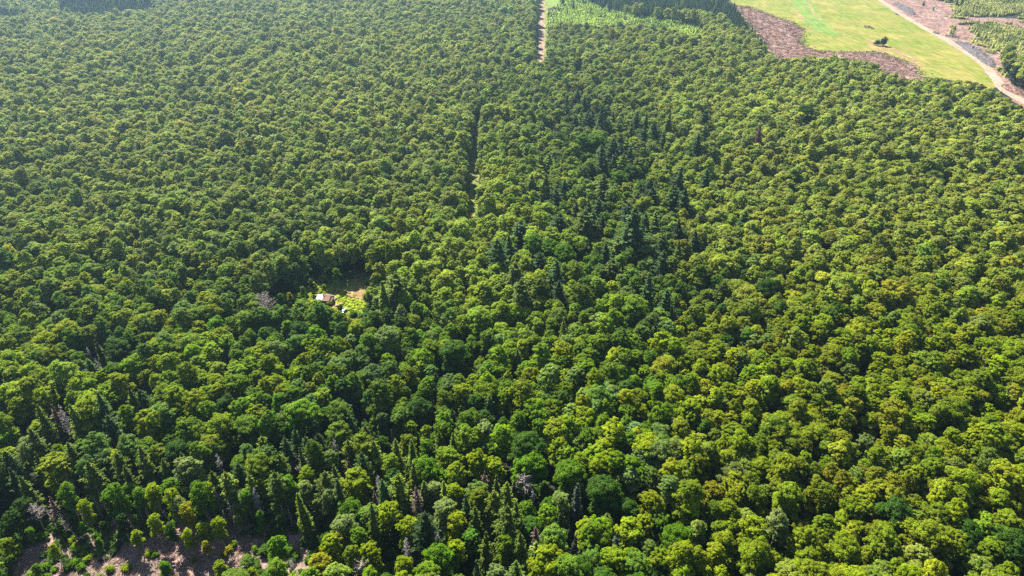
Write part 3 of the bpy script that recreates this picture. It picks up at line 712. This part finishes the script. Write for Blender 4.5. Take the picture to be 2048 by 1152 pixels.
items = [(f"{['dark green pointed', 'dark green broad', 'dark narrow spire-like', 'olive green open'][k]} conifer", u, v) for (x, y, s, k, u, v) in hand_con]
for lab, (x, y, s, k, u, v) in zip(unique_labels(items), hand_con):
    tt = np.array(CON if rnd.random() < .6 else (.105, .145, .020)) * rnd.uniform(.7, 1.6)
    if (u, v) in ((1155, 971), (1149, 1076), (1236, 1074)): tt = np.array((.06, .08, .05))
    if v > 860 and rnd.random() < .5: tt = tt * .6 + np.array((.10, .13, .006)) * .6
    w = s * (rnd.uniform(.95, 1.3) if v > 600 else rnd.uniform(1.35, 1.85)); mk = (SPRUCE[k] if rnd.random() < .6 else SPRUCE[4 + k % 3]) if v > 600 else SPRUCE[(0, 1, 4, 5)[rnd.randrange(4)]]
    r, t, c = tree('conifer_tree', 'conifer tree', lab, 'conifers standing among the broadleaf trees', (x, y, 0), rnd.uniform(0, 6.28), (w, w * rnd.uniform(.85, 1.1), s), mk, T_CON, tt)
    r.rotation_euler[0] = rnd.gauss(0, .025); r.rotation_euler[1] = rnd.gauss(0, .025)
    first.setdefault(mk.name, (t, c))

items = [(lab, u, v) for (x, y, s, k, lab, u, v) in hand_dead]
for lab, (x, y, s, k, _, u, v) in zip(unique_labels(items), hand_dead):
    tr, br = DEAD[k]; s *= 1.1
    r, t, c = tree('dead_tree', 'dead tree', lab, 'dead standing trees', (x, y, 0), rnd.uniform(0, 6.28), (s, s, s), br, tr, np.array((.20, .085, .085) if u == 1520 else (.20, .145, .12)) * rnd.uniform(.8, 1.2), 'branches')
    if 'leaning' in lab: r.rotation_euler = (0, -.22, 0)

# ------------------------------------------------------------------ masses past counting: one object each, instancing the trees above
def mass(name, label, cat, pts, rotz, scale, idx, tint, crowns, trunks):
    me = bpy.data.meshes.new(name); n = len(pts)
    me.vertices.add(n); me.vertices.foreach_set('co', np.asarray(pts, np.float32).ravel())
    for nm, ty, key, arr in (('rz', 'FLOAT', 'value', rotz), ('sc', 'FLOAT_VECTOR', 'vector', scale), ('pick', 'INT', 'value', idx), ('tint', 'FLOAT_VECTOR', 'vector', tint)):
        at = me.attributes.new(nm, ty, 'POINT'); at.data.foreach_set(key, np.ascontiguousarray(arr, dtype=np.int32 if ty == 'INT' else np.float32).ravel())
    me.update()
    o = obj(name, me, kind='stuff', label=label, category=cat)
    g = bpy.data.node_groups.new(name, 'GeometryNodeTree')
    g.interface.new_socket('Geometry', in_out='INPUT', socket_type='NodeSocketGeometry')
    g.interface.new_socket('Geometry', in_out='OUTPUT', socket_type='NodeSocketGeometry')
    N = g.nodes; L = g.links
    gi = N.new('NodeGroupInput'); go = N.new('NodeGroupOutput')
    def attr(nm, ty):
        a = N.new('GeometryNodeInputNamedAttribute'); a.data_type = ty; a.inputs['Name'].default_value = nm
        return a.outputs[0]
    cx = N.new('ShaderNodeCombineXYZ'); L.new(attr('rz', 'FLOAT'), cx.inputs['Z'])
    outs = N.new('GeometryNodeJoinGeometry')
    for lst in (crowns, trunks):
        if not lst: continue
        j = N.new('GeometryNodeJoinGeometry')
        for s in lst:
            oi = N.new('GeometryNodeObjectInfo'); oi.transform_space = 'ORIGINAL'
            oi.inputs['Object'].default_value = s; oi.inputs['As Instance'].default_value = True
            L.new(oi.outputs['Geometry'], j.inputs[0])
        ip = N.new('GeometryNodeInstanceOnPoints')
        ip.inputs['Pick Instance'].default_value = True
        L.new(gi.outputs[0], ip.inputs['Points']); L.new(j.outputs[0], ip.inputs['Instance'])
        L.new(attr('pick', 'INT'), ip.inputs['Instance Index'])
        L.new(attr('sc', 'FLOAT_VECTOR'), ip.inputs['Scale']); L.new(cx.outputs[0], ip.inputs['Rotation'])
        L.new(ip.outputs[0], outs.inputs[0])
    L.new(outs.outputs[0], go.inputs[0])
    md = o.modifiers.new('instances', 'NODES'); md.node_group = g
    return o

def crown_objs(meshes): return [first[m.name][1] for m in meshes if m.name in first]
rest = ~solo
bro = crown_objs(BROAD + DENSE); tr0 = [first[bro[0].data.name][0]]
pp = np.concatenate([P[rest], np.zeros((rest.sum(), 1))], 1)
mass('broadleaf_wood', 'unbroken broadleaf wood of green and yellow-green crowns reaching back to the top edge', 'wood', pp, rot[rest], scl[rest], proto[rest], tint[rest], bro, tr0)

def region_points(polys, spacing, jit, y0, y1, h=0.0, seed=4, margin=80):
    Q = grid(spacing, y0, y1, jit, margin=margin, seed=seed)
    u, v, d = pix(Q[:, 0], Q[:, 1], h); m = np.zeros(len(Q), bool)
    for p in polys: m |= inside(u, v, p)
    return Q[m], u[m], v[m]

# far conifer stands and a sprinkle of conifers in the far wood
Q = grid(4.2, 400, 1015, .36, margin=80, seed=4); qu, qv, _ = pix(Q[:, 0], Q[:, 1], 4.0)
wu = qu + 16 * vnoise(Q[:, 0], Q[:, 1], 16, 81) + 8 * vnoise(Q[:, 0], Q[:, 1], 6, 82); wv = qv + 5 * vnoise(Q[:, 0], Q[:, 1], 13, 83); ok = np.zeros(len(Q), bool)
for p_ in CON_STANDS: ok |= inside(wu, wv, p_)
for p_ in SAPLINGS: ok &= ~inside(qu, qv + 3, p_)
ok &= (rng.random(len(Q)) > .12); Q = Q[ok]
bq = blocked(Q, np.full(len(Q), 12.0), np.full(len(Q), 1.2)); Q = Q[~bq]
sprinkle = grid(26, 330, 1000, .48, seed=9); us, vs, _ = pix(sprinkle[:, 0], sprinkle[:, 1], 8.)
bs = blocked(sprinkle, np.full(len(sprinkle), 13.0), np.full(len(sprinkle), 1.5)) | near_taken(sprinkle, 2) | (vnoise(sprinkle[:, 0], sprinkle[:, 1], 90, 33) < .05)
Q = np.concatenate([Q, sprinkle[~bs]]); m = len(Q)
s_ = rng.uniform(.62, 1.18, m); con = [first[q.name][1] for q in SPRUCE if q.name in first]
mass('conifer_wood', 'distant dark blue-green conifers in stands near the top edge', 'wood', np.concatenate([Q, np.zeros((m, 1))], 1), rng.uniform(0, 6.28, m), np.stack([s_ * 1.1, s_ * 1.1, s_], 1),
     rng.integers(0, len(con), m), np.where(rng.random((m, 1)) < .25, np.array((.13, .17, .04)), np.array(CON) * 1.25) * rng.uniform(.7, 1.5, (m, 1)), con, [first[SPRUCE[0].name][0]])

# young trees: a few of them as trees of their own, then the masses
young_first = []
for i, (u, v) in enumerate([(1948, 62), (1955, 74), (1968, 84), (1985, 98), (2003, 118), (1846, 12), (1866, 22), (1908, 62), (1918, 30)]):
    x, y = ground_at(u, v)
    lab = unique_labels([(a, b, c) for a, b, c in [('pale young tree beside bare soil', q[0], q[1]) for q in [(1948, 62), (1955, 74), (1968, 84), (1985, 98), (2003, 118), (1846, 12), (1866, 22), (1908, 62), (1918, 30)]]])[i]
    s = 1.2 + .3 * (i % 3)
    r, t, c = tree('young_tree', 'young tree', lab, 'young trees along the edge of the plantation', (x, y, 0), i * 1.3, (s, s, s), YOUNG[i % 2], T_YOUNG, (.16, .24, .075))
    young_first.append((t, c))
# ------------------------------------------------------------------ shrubs
SH = [(145, 1086, .9, YG), (152, 1094, .8, YG), (160, 1102, .9, YG), (168, 1112, .8, YG), (176, 1122, .9, YG), (200, 1092, 1.0, MG), (214, 1094, .9, MG), (228, 1098, .8, DG), (150, 1132, 1.1, MG), (165, 1138, 1.0, MG), (135, 1140, .9, DG), (220, 1142, 1.0, YG),
      (300, 1110, .9, YG), (312, 1114, .8, MG), (460, 1102, 1.0, OL), (450, 1112, .9, OL), (468, 1092, .9, MG), (388, 1122, .7, YG), (36, 1112, 1.2, YG), (24, 1130, 1.3, MG), (44, 1094, 1.2, MG), (60, 1084, 1.3, DG), (84, 1078, 1.3, MG), (130, 1080, 1.0, MG),
      (496, 1120, 1.0, MG), (512, 1102, .9, MG), (90, 1140, 1.2, MG), (255, 1140, 1.1, YG), (590, 568, 1.5, YG), (648, 563, 1.5, YG), (736, 598, 1.4, YG), (742, 588, 1.3, YG), (602, 600, 1.3, MG), (760, 592, 1.2, PG), (625, 622, 1.3, MG), (545, 588, 1.2, PG), (640, 609, .9, DG), (660, 611, .8, MG), (681, 618, .8, DG)]
labs = unique_labels([(f'{TN[tint_class(t)]} low shrub on ' + ('the clear-cut' if v > 900 else 'the clearing'), u, v) for u, v, s, t in SH])
sh_first = []
for i, (u, v, s, t) in enumerate(SH):
    if v > 1000: s *= .72
    x, y = ground_at(u, v)
    r, tt, c = tree('shrub', 'shrub', labs[i], 'shrubs in the clearings', (x, y, 0), i * 1.7, (s * 1.1, s * 1.1, s), SHRUB[i % 3], T_SHRUB, t, 'foliage', 'stem')
    sh_first.append((tt, c))
Q = grid(2.9, 400, 1080, .38, margin=160, seed=6); qu, qv, _ = pix(Q[:, 0], Q[:, 1], .5)
wu = qu + 22 * vnoise(Q[:, 0], Q[:, 1], 14, 61) + 8 * vnoise(Q[:, 0], Q[:, 1], 5, 62); wv = qv + 6 * vnoise(Q[:, 0], Q[:, 1], 12, 63)
ok = np.zeros(len(Q), bool)
for p_ in SAPLINGS + PLANT: ok |= inside(wu, wv, p_)
ok |= inside(qu, qv, BARE) & (vnoise(Q[:, 0], Q[:, 1], 10, 64) > .55) & (qu > 1900)
ok &= np.array([off_road(a, b_, 6) if f_ else True for (a, b_), f_ in zip(Q, ok)])
for p_ in (MEADOW, SLASH): ok &= ~inside(qu, qv, p_)
ok &= ~(inside(qu, qv, VERGEP))
Q, qu, qv = Q[ok], qu[ok], qv[ok]
w = vnoise(Q[:, 0], Q[:, 1], 20, 44) * .6 + vnoise(Q[:, 0], Q[:, 1], 8, 45) * .4
kk = w > -.55; Q, w, qu = Q[kk], w[kk], qu[kk]; m = len(Q)
s_ = 1.15 + .30 * w + rng.uniform(-.25, .3, m)
base = np.where((w > .25)[:, None], np.array((.28, .33, .09)), np.array((.52, .54, .19))) * np.where((qu < 1500)[:, None], np.array((.85, 1.05, .6)), np.array((.95, .95, 1.1)))
mass('sapling_thicket', 'low dense thicket of pale green young trees in the far clearings', 'thicket', np.concatenate([Q, np.zeros((m, 1))], 1), rng.uniform(0, 6.28, m), np.stack([s_ * 1.25, s_ * 1.25, s_], 1),
     rng.integers(0, 5, m), base * rng.uniform(.75, 1.25, (m, 1)), [young_first[0][1], young_first[1][1]] + [sh_first[i][1] for i in range(3)], [young_first[0][0]])

UG = [[(0, 1110), (0, 985), (100, 985), (300, 990), (480, 1000), (600, 1000), (640, 1040), (600, 1062), (520, 1048), (440, 1056), (340, 1050), (240, 1054), (180, 1066), (110, 1078), (50, 1100)],
      [(515, 606), (560, 586), (600, 560), (650, 535), (640, 575), (690, 582), (735, 600), (735, 640), (690, 645), (660, 620), (628, 615), (560, 630)]]
Q, qu, qv = region_points(UG, 1.25, .45, 90, 330, 0, 12)
w = vnoise(Q[:, 0], Q[:, 1], 5, 50); kk = (w > -.35); Q, w, qu, qv = Q[kk], w[kk], qu[kk], qv[kk]
Q2, q2u, q2v = region_points([CUT], 1.6, .45, 90, 200, 0, 13)
k2 = vnoise(Q2[:, 0], Q2[:, 1], 6, 51) > .28; Q2, q2u, q2v = Q2[k2], q2u[k2], q2v[k2]
Q = np.concatenate([Q, Q2]); qu = np.concatenate([qu, q2u]); qv = np.concatenate([qv, q2v]); m = len(Q)
hut = (qu > 630) & (qu < 675) & (qv > 586) & (qv < 607) | (qu > 680) & (qu < 697) & (qv > 612) & (qv < 626)
Q = Q[~hut]; qu = qu[~hut]; qv = qv[~hut]; m = len(Q)
dryp = inside(qu, qv, [(660, 580), (700, 572), (712, 540), (728, 545), (735, 592), (725, 602), (700, 598), (685, 584)])
tn = np.where((qv < 700)[:, None], np.array((.36, .44, .012)), np.where((rng.random(m) < .5)[:, None], np.array(MG), np.array(DG)))  # growth around the cabin tinted bright, and flattened below, to look sunlit
tn = np.where(dryp[:, None], np.array((.36, .26, .11)), tn) * rng.uniform(.7, 1.3, (m, 1))
s_ = np.where(qv < 700, np.where(dryp, .25, .40), .46) * rng.uniform(.6, 1.4, m)
mass('undergrowth', 'low tangled green undergrowth along the clear-cut and around the cabin', 'undergrowth', np.concatenate([Q, np.zeros((m, 1))], 1), rng.uniform(0, 6.28, m), np.stack([s_ * 1.2, s_ * 1.2, s_ * np.where(qv < 700, .55, 1)], 1),
     rng.integers(0, 3, m), tn, [sh_first[0][1], sh_first[1][1], sh_first[2][1]], [sh_first[0][0]])

Q = grid(2.7, 62, 260, .45, margin=10, seed=15); qu, qv, _ = pix(Q[:, 0], Q[:, 1], 0)
ok = ~(inside(qu, qv, CUT) | inside(qu, qv, SPARSE) | inside(qu, qv, CLEAR)) & (vnoise(Q[:, 0], Q[:, 1], 7, 16) > -.5); Q = Q[ok]; m = len(Q); s_ = rng.uniform(.35, 1.1, m)
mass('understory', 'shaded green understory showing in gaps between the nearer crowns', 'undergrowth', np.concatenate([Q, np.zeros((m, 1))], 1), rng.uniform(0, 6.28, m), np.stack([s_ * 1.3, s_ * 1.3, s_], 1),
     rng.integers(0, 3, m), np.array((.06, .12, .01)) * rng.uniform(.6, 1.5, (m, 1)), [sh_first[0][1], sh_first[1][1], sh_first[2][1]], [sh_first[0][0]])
tf = []
g = np.random.default_rng(77)
for poly, k in ((SLASH, 1500), (VERGEP, 260), (LANEP, 420)):
    E = [np.array(ground_at(a, max(b_, -15))) for a, b_ in poly]
    Ls = np.array([np.linalg.norm(E[(i + 1) % len(E)] - E[i]) for i in range(len(E))]); cs = np.cumsum(Ls) / Ls.sum()
    for q in range(k):
        i = int(np.searchsorted(cs, g.random())); i = min(i, len(E) - 1); t = g.random()
        p = E[i] * (1 - t) + E[(i + 1) % len(E)] * t + g.normal(0, 3.0 if k > 500 else .9, 2); tf.append(p)
tf = np.array(tf); m = len(tf); s_ = rng.uniform(.12, .42, m)
mass('edge_scrub', 'low scrubby tufts of grass and weeds along the edges of soil and road', 'scrub', np.concatenate([tf, np.zeros((m, 1))], 1), rng.uniform(0, 6.28, m), np.stack([s_ * 1.3, s_ * 1.3, s_ * .7], 1),
     rng.integers(0, 3, m), np.array((.26, .28, .06)) * rng.uniform(.6, 1.5, (m, 1)), [sh_first[0][1], sh_first[1][1], sh_first[2][1]], [sh_first[0][0]])

# ------------------------------------------------------------------ logging debris
def sticks(name, label, polys, count, lmin, lmax, rad, mat, zmax=.25, seed=1, y0=80, y1=1000):
    g = np.random.default_rng(seed); m = MB(); k = 0
    allp = np.array([ground_at(u, max(v, -20)) for p in polys for u, v in p]); lo, hi = allp.min(0), allp.max(0)
    while k < count:
        B = g.uniform(lo, hi, (4000, 2)); u, v, _ = pix(B[:, 0], B[:, 1], 0); ok = np.zeros(len(B), bool)
        for p in polys: ok |= inside(u, v, p)
        for x, y in B[ok]:
            if y > 300 and not off_road(x, y, 5.5): continue
            a = g.uniform(0, math.pi); L = g.uniform(lmin, lmax) * (.5 + .5 * g.random()); z = g.uniform(.04, zmax); t = g.uniform(-.12, .2)
            r0 = rad * g.uniform(.5, 1.4)
            d = np.array((math.cos(a), math.sin(a), t)) * L / 2; c = np.array((x, y, z + abs(t) * L / 2))
            m.tube([c - d, c + d * .1 + g.normal(0, .05, 3) * L * .5, c + d], [r0, r0 * .9, r0 * .5], 4); k += 1
            if k >= count: break
    return obj(name, m.mesh(name, M[mat]), kind='stuff', label=label, category='logging debris')
sticks('logging_slash', 'brown branches strewn over the brown clear-cut in the lower left', [CUT], 1900, .8, 3.4, .045, 'dead_brown', .3, 2)
sticks('bleached_sticks', 'bleached pale sticks lying on the clear-cut in the lower left', [CUT], 330, 1.0, 5.0, .06, 'dead', .5, 3)
sticks('field_slash', 'pinkish brown brushwood strewn along the lower edge of the meadow', [SLASH], 3600, 1.5, 6.0, .16, 'dead_brown', .9, 4)
sticks('field_slash_pale', 'pale brushwood scattered over the churned brown soil', [SLASH, BARE], 2200, 1.5, 6.0, .15, 'dead', .9, 5)

def log_thing(u, v, L, ang, r, lab, tilt=0.0):
    x, y = ground_at(u, v); m = MB()
    d = np.array((math.cos(ang), math.sin(ang), 0)) * L / 2
    m.tube([-d + np.array((0, 0, r)), -d * .3 + np.array((.05, .1, r)), d * .4 + np.array((0, .06, r + tilt * .5)), d + np.array((0, 0, r + tilt))], [r, r * .9, r * .75, r * .45], 8)
    for k in (.2, .45, .7):
        p = d * (2 * k - 1) + np.array((0, 0, r)); q = p + np.array((rnd.uniform(-.5, .5), rnd.uniform(-.5, .5), .5)); m.tube([p, q], [r * .4, r * .15], 4)
    o = obj('fallen_log', m.mesh('fallen_log', M['dead']), loc=(x, y, .02)); o['category'] = 'log'; o['label'] = lab; o['group'] = 'fallen logs on the clear-cut'
log_thing(223, 1090, 3.6, -.9, .11, 'short bleached log lying above the low shrubs of the clear-cut')
log_thing(216, 1100, 2.6, .5, .08, 'thin pale log touching the short bleached log')
log_thing(136, 1104, 5.0, -1.0, .12, 'long pale log left of the yellow-green shrub row')
log_thing(126, 1138, 3.4, -.8, .10, 'pale log near the bottom edge below the shrub row')
log_thing(470, 1063, 5.4, -.02, .10, 'straight white log lying level above the bare brown strip')
log_thing(318, 1090, 4.2, .75, .09, 'dark-tipped pole leaning beside the yellow-green tree', .5)
log_thing(345, 1135, 1.8, .2, .28, 'stout white stump log at the foot of the clear-cut')
log_thing(92, 1115, 3.2, 1.2, .08, 'thin pale log on the open brown chips')

M['pile'] = rough_material('weathered grey brush', [(.3, (.03, .027, .027)), (.5, (.10, .09, .092)), (.7, (.27, .25, .26))], 1.2, 5, bump=.5)
# brush piles on the far bare soil
def brush_pile(name, pts, w, h, lab, mat, n, seed):
    """a long mound of soil buried in logs and brush"""
    g = np.random.default_rng(seed); A = [np.array(ground_at(u, v)) for u, v in pts]
    o = bpy.data.objects.new(name, None); o.location = (*A[0], 0); o['label'] = lab; o['category'] = 'brush pile'; COL.objects.link(o)
    A0 = A[0]; m = MB(); V = []; Fc = []; rows = 0; seg = []
    for i in range(len(A) - 1):
        k = max(2, int(np.linalg.norm(A[i + 1] - A[i]) / 2))
        seg += [A[i] + (A[i + 1] - A[i]) * j / k for j in range(k)]
    seg.append(A[-1]); S_ = 9
    for i, q in enumerate(seg):
        d = seg[min(i + 1, len(seg) - 1)] - seg[max(0, i - 1)]; d /= np.linalg.norm(d); nr = np.array((-d[1], d[0]))
        e = math.sin(math.pi * (i + .25) / (len(seg) - .5)) ** .35
        for j in range(S_):
            t = j / (S_ - 1) * 2 - 1
            p = q - A0 + nr * t * w / 2 * e + g.normal(0, .15, 2)
            V.append((p[0], p[1], max(-.05, h * e * (1 - t * t) * g.uniform(.7, 1.2)) if abs(t) < .99 else -.05))
        if i:
            b0 = (i - 1) * S_; Fc += [(b0 + j, b0 + j + 1, b0 + S_ + j + 1, b0 + S_ + j) for j in range(S_ - 1)]
    m.add(np.array(V), Fc); obj('mound', m.mesh('mound', M['pile'] if mat != 'dead_brown' else M['slash']), o)
    s = MB(); V = np.array(V)
    for k in range(n):
        c = V[g.integers(len(V))] + g.normal(0, .3, 3); c[2] = max(.1, c[2] + .15); L = g.uniform(1.2, 4.0)
        d = unit(1)[0] * L / 2; d[2] *= .35; r0 = g.uniform(.08, .2); s.tube([c - d, c + d], [r0, r0 * .6], 5)
    obj('branches', s.mesh('branches', M[mat]), o)
brush_pile('brush_pile', [(1914, 86), (1932, 93), (1948, 104), (1966, 116), (1986, 134)], 11, 4.0, 'long bluish grey brush and log pile beside the gravel road', 'dead', 600, 3)
brush_pile('brush_pile', [(1790, 8), (1808, 17), (1828, 30)], 10, 3.0, 'grey brush heap along the far road edge near the top', 'dead_grey', 220, 4)
brush_pile('brush_pile', [(1893, 72), (1905, 74), (1916, 76)], 4, 1.6, 'small dark brush heap at the road junction', 'dead_grey', 90, 5)
brush_pile('brush_pile', [(1868, 66), (1876, 68)], 3, 1.2, 'tiny dark heap left of the road junction', 'dead_grey', 40, 6)
brush_pile('brush_pile', [(1730, 54), (1746, 57)], 4, 1.6, 'dark mound of brush alone in the meadow', 'dead_brown', 80, 7)
brush_pile('brush_pile', [(2008, 172), (2025, 180), (2050, 192)], 8, 2.4, 'brown brush pile right of the gravel road at the right edge', 'dead_brown', 260, 8)

# lone tree and its shrub in the meadow
def field_tree(u, v, s, mesh, tintv, lab, tk=None):
    x, y = ground_at(u, v); tk = T_SHRUB if mesh in SHRUB else None
    return tree('broadleaf_tree', 'broadleaf tree', lab, None, (x, y, 0), .7, s, mesh, tk or T_BROAD, tintv)
field_tree(1765, 92, (2.9, 2.9, 3.6), SHRUB[1], (.05, .085, .03), 'upright dark green tree alone in the meadow')
field_tree(1753, 91, (2.2, 2.2, 2.3), SHRUB[0], (.09, .11, .04), 'small paler tree touching the lone meadow tree')
for i, (u, v, s) in enumerate([(2012, 158, 1.3), (2024, 168, 1.4), (2036, 165, 1.5), (2048, 175, 1.4), (2030, 150, 1.3), (2044, 155, 1.4), (2060, 165, 1.4), (2058, 183, 1.3)]):
    lab = ['leftmost dark tree right of the gravel road', 'dark rounded tree beside the brown brush pile', 'tall dark tree behind the brown brush pile', 'dark tree at the right edge above the road', 'dark tree at the back of the roadside clump',
           'second dark tree at the back of the roadside clump', 'dark tree cut by the right edge', 'lowest dark tree beside the road at right'][i]
    field_tree(u, v, (s * .8, s * .8, s * .72), (DENSE + SLIM)[i % 5], (.035, .065, .025), lab)

# ------------------------------------------------------------------ cabin, scrap and vehicles
M['white_metal'] = rough_material('weathered white sheet metal', [(.3, (.13, .16, .22)), (.5, (.21, .25, .32)), (.7, (.30, .33, .40))], .9, rough=.45, spec=.4)
M['rust'] = rough_material('rusty sheet metal', [(.3, (.05, .02, .015)), (.5, (.16, .07, .05)), (.7, (.30, .20, .19))], 2.2, rough=.7, stretch=(4, 1, 1))
M['plank'] = rough_material('weathered planks', [(.3, (.12, .10, .08)), (.7, (.24, .20, .17))], 1.5, stretch=(6, 6, .6))
M['orange'] = rough_material('orange brown scrap', [(.3, (.33, .14, .07)), (.6, (.55, .28, .17)), (.8, (.60, .45, .36))], 2.0)
M['car_white'] = rough_material('dull white car paint', [(.4, (.28, .29, .32)), (.7, (.38, .38, .41))], 1.0, rough=.35, spec=.5)
M['glass'] = rough_material('dark window glass', [(.4, (.012, .014, .018)), (.7, (.025, .028, .034))], 1.0, rough=.08, spec=.6)
M['rubber'] = rough_material('rubber', [(.4, (.015, .015, .015)), (.7, (.03, .03, .03))], 1.0)

def empty(name, loc, rz, label, cat):
    e = bpy.data.objects.new(name, None); e.location = loc; e.rotation_euler = (0, 0, rz); e['label'] = label; e['category'] = cat; COL.objects.link(e); return e
def bevel(o, w=.03):
    b = o.modifiers.new('bevel', 'BEVEL'); b.width = w; b.segments = 2; b.limit_method = 'ANGLE'; return o
x, y = ground_at(651, 605)
cb = empty('cabin', (x, y, 0), -.10, 'derelict cabin with white and rusty roof sheets in the clearing', 'cabin')
cb.scale = (.9, .9, .9)
m = MB(); L_, D_, Hh = 6.6, 3.0, 1.7
m.box((0, -D_ / 2, Hh / 2), (L_, .12, Hh)); m.box((0, D_ / 2, Hh / 2 + .35), (L_, .12, Hh + .7)); m.box((-L_ / 2, 0, Hh / 2 + .1), (.12, D_ - .13, Hh + .2)); m.box((L_ / 2, 0, Hh / 2 + .1), (.12, D_ - .13, Hh + .2))
obj('wall', m.mesh('wall', M['plank']), cb)
def roof_panel(x0, x1, mat, dz=0.0, tilt=0.0, gap=0.0):
    m = MB(); n = int((x1 - x0) / .18); V = []
    for j in range(2):
        for i in range(n + 1):
            xx = x0 + (x1 - x0) * i / n; yy = (-D_ / 2 - .3) if j == 0 else D_ / 2 + .25
            zz = Hh + .08 + (.82 if j else 0) + .035 * (i % 2) + dz + tilt * (i / n)
            V += [(xx, yy, zz), (xx, yy, zz + .03)]
    V = np.array(V); o = 2 * (n + 1); Fc = []
    for i in range(n):
        a = 2 * i; Fc += [(a + 1, a + 3, a + 3 + o, a + 1 + o), (a, a + o, a + 2 + o, a + 2), (a, a + 2, a + 3, a + 1), (a + o, a + 1 + o, a + 3 + o, a + 2 + o)]
    Fc += [(0, 1, 1 + o, o), (2 * n, 2 * n + o, 2 * n + 1 + o, 2 * n + 1)]
    m.add(V, Fc); return m.mesh('roof', mat)
rf = obj('roof', roof_panel(-3.45, -.75, M['white_metal']), cb); rf['label'] = 'bluish white sheet metal roof panel'
rf = obj('roof', roof_panel(-.72, 2.2, M['rust'], .03, .05), cb); rf['label'] = 'rusty corrugated roof panel'
rf = obj('roof', roof_panel(2.25, 3.4, M['rust'], -.25, -.45), cb); rf['label'] = 'sagging rusty roof sheet'
m = MB(); m.box((-.74, D_ / 2 - .5, Hh + 1.15), (.35, .35, .9)); obj('chimney', m.mesh('chimney', M['rust']), cb)
m = MB(); m.box((1.2, -D_ / 2 - .075, 1.0), (.85, .03, 1.9)); obj('door', m.mesh('door', M['rust']), cb)
m = MB(); m.box((-1.6, -D_ / 2 - .075, 1.25), (.9, .03, .8)); obj('window', m.mesh('window', M['glass']), cb)

def scrap(u, v, n, spread, mat, lab):
    x, y = ground_at(u, v); m = MB()
    for k in range(n):
        m.box((rnd.gauss(0, spread), rnd.gauss(0, spread), .12 + .12 * k * rnd.random()), (rnd.uniform(.5, 1.5), rnd.uniform(.3, 1.0), rnd.uniform(.03, .14)), rnd.uniform(0, 3.1), rnd.uniform(-.35, .35))
    o = obj('scrap_heap', m.mesh('scrap_heap', M[mat]), loc=(x, y, 0)); o['label'] = lab; o['category'] = 'scrap heap'
scrap(672, 614, 15, .8, 'orange', 'orange brown scrap heap just right of the cabin')
scrap(746, 612, 9, .7, 'orange', 'reddish scrap heap under the trees right of the clearing')
scrap(670, 599, 7, .5, 'dead_grey', 'pale grey planks piled at the cabin end')

def car(u, v, rz, lab):
    x, y = ground_at(u, v)
    e = empty('car', (x, y, 0), rz, lab, 'car')
    e.scale = (.72, .72, .72)
    prof = [(-2.0, .35), (-2.02, .75), (-1.85, .92), (-1.3, .98), (-.8, 1.38), (.55, 1.40), (1.05, .98), (1.85, .85), (2.02, .65), (2.02, .35)]
    m = MB(); V = []; W = [.8, .82, .8, .78, .62, .62, .78, .78, .8, .8]
    for sgn in (-1, 1):
        V += [(px, sgn * w, pz) for (px, pz), w in zip(prof, W)]
    n = len(prof); Fc = [tuple(range(n))[::-1], tuple(range(n, 2 * n))] + [(i, (i + 1) % n, (i + 1) % n + n, i + n) for i in range(n)]
    m.add(np.array(V), Fc); bevel(obj('body', m.mesh('body', M['car_white']), e), .05)
    for (xa, za, xb, zb) in ((-1.25, 1.03, -.85, 1.36), (.6, 1.38, 1.0, 1.03)):
        m = MB(); nx, nz = -(zb - za), (xb - xa); q = math.hypot(nx, nz); nx, nz = nx / q * .03, nz / q * .03
        m.add(np.array([(xa + nx, -.66, za + nz), (xb + nx, -.56 if zb > za else -.66, zb + nz), (xb + nx, .56 if zb > za else .66, zb + nz), (xa + nx, .66, za + nz), (xa, -.66, za), (xb, -.56, zb), (xb, .56, zb), (xa, .66, za)]),
              [(0, 3, 2, 1), (4, 5, 6, 7), (0, 1, 5, 4), (2, 3, 7, 6), (1, 2, 6, 5), (0, 4, 7, 3)])
        obj('windscreen', m.mesh('windscreen', M['glass']), e)
    for sx in (-1.25, 1.3):
        for sy in (-.78, .78):
            m = MB(); m.tube([(sx, sy - .1, .31), (sx, sy + .1, .31)], [.31, .31], 16); obj('wheel', m.mesh('wheel', M['rubber']), e)
car(688, 624, 1.25, 'old white car with dark windows among the shrubs below the cabin')
x, y = ground_at(1179, 178)
tr_ = empty('trailer', (x, y, 0), .3, 'small white trailer showing through a gap in the far wood', 'trailer')
m = MB(); m.box((0, 0, 1.35), (4.2, 2.0, 1.7)); bevel(obj('body', m.mesh('body', M['car_white']), tr_), .12)
m = MB(); m.box((-.6, -1.015, 1.55), (.9, .03, .6)); obj('window', m.mesh('window', M['glass']), tr_)
m = MB(); m.box((1.2, -1.015, 1.3), (.7, .03, 1.4)); obj('door', m.mesh('door', M['rust']), tr_)
for sy in (-.9, .9):
    m = MB(); m.tube([(0, sy - .1, .33), (0, sy + .1, .33)], [.33, .33], 14); obj('wheel', m.mesh('wheel', M['rubber']), tr_)
m = MB(); m.tube([(2.1, 0, .55), (3.2, 0, .5)], [.05, .04], 6); obj('tow_bar', m.mesh('tow_bar', M['rust']), tr_)

# ------------------------------------------------------------------ haze
hz = MB(); hz.box((0, 950, 66.5), (3200, 2700, 137))
hm = bpy.data.materials.new('haze'); hm.use_nodes = True; hn = hm.node_tree.nodes; hn.clear()
ho = hn.new('ShaderNodeOutputMaterial'); hv = hn.new('ShaderNodeVolumePrincipled')
hv.inputs['Color'].default_value = (.46, .74, 1.0, 1); hv.inputs['Density'].default_value = .00017; hv.inputs['Anisotropy'].default_value = .65
hm.node_tree.links.new(hv.outputs[0], ho.inputs['Volume'])
obj('haze', hz.mesh('haze', hm), kind='stuff')
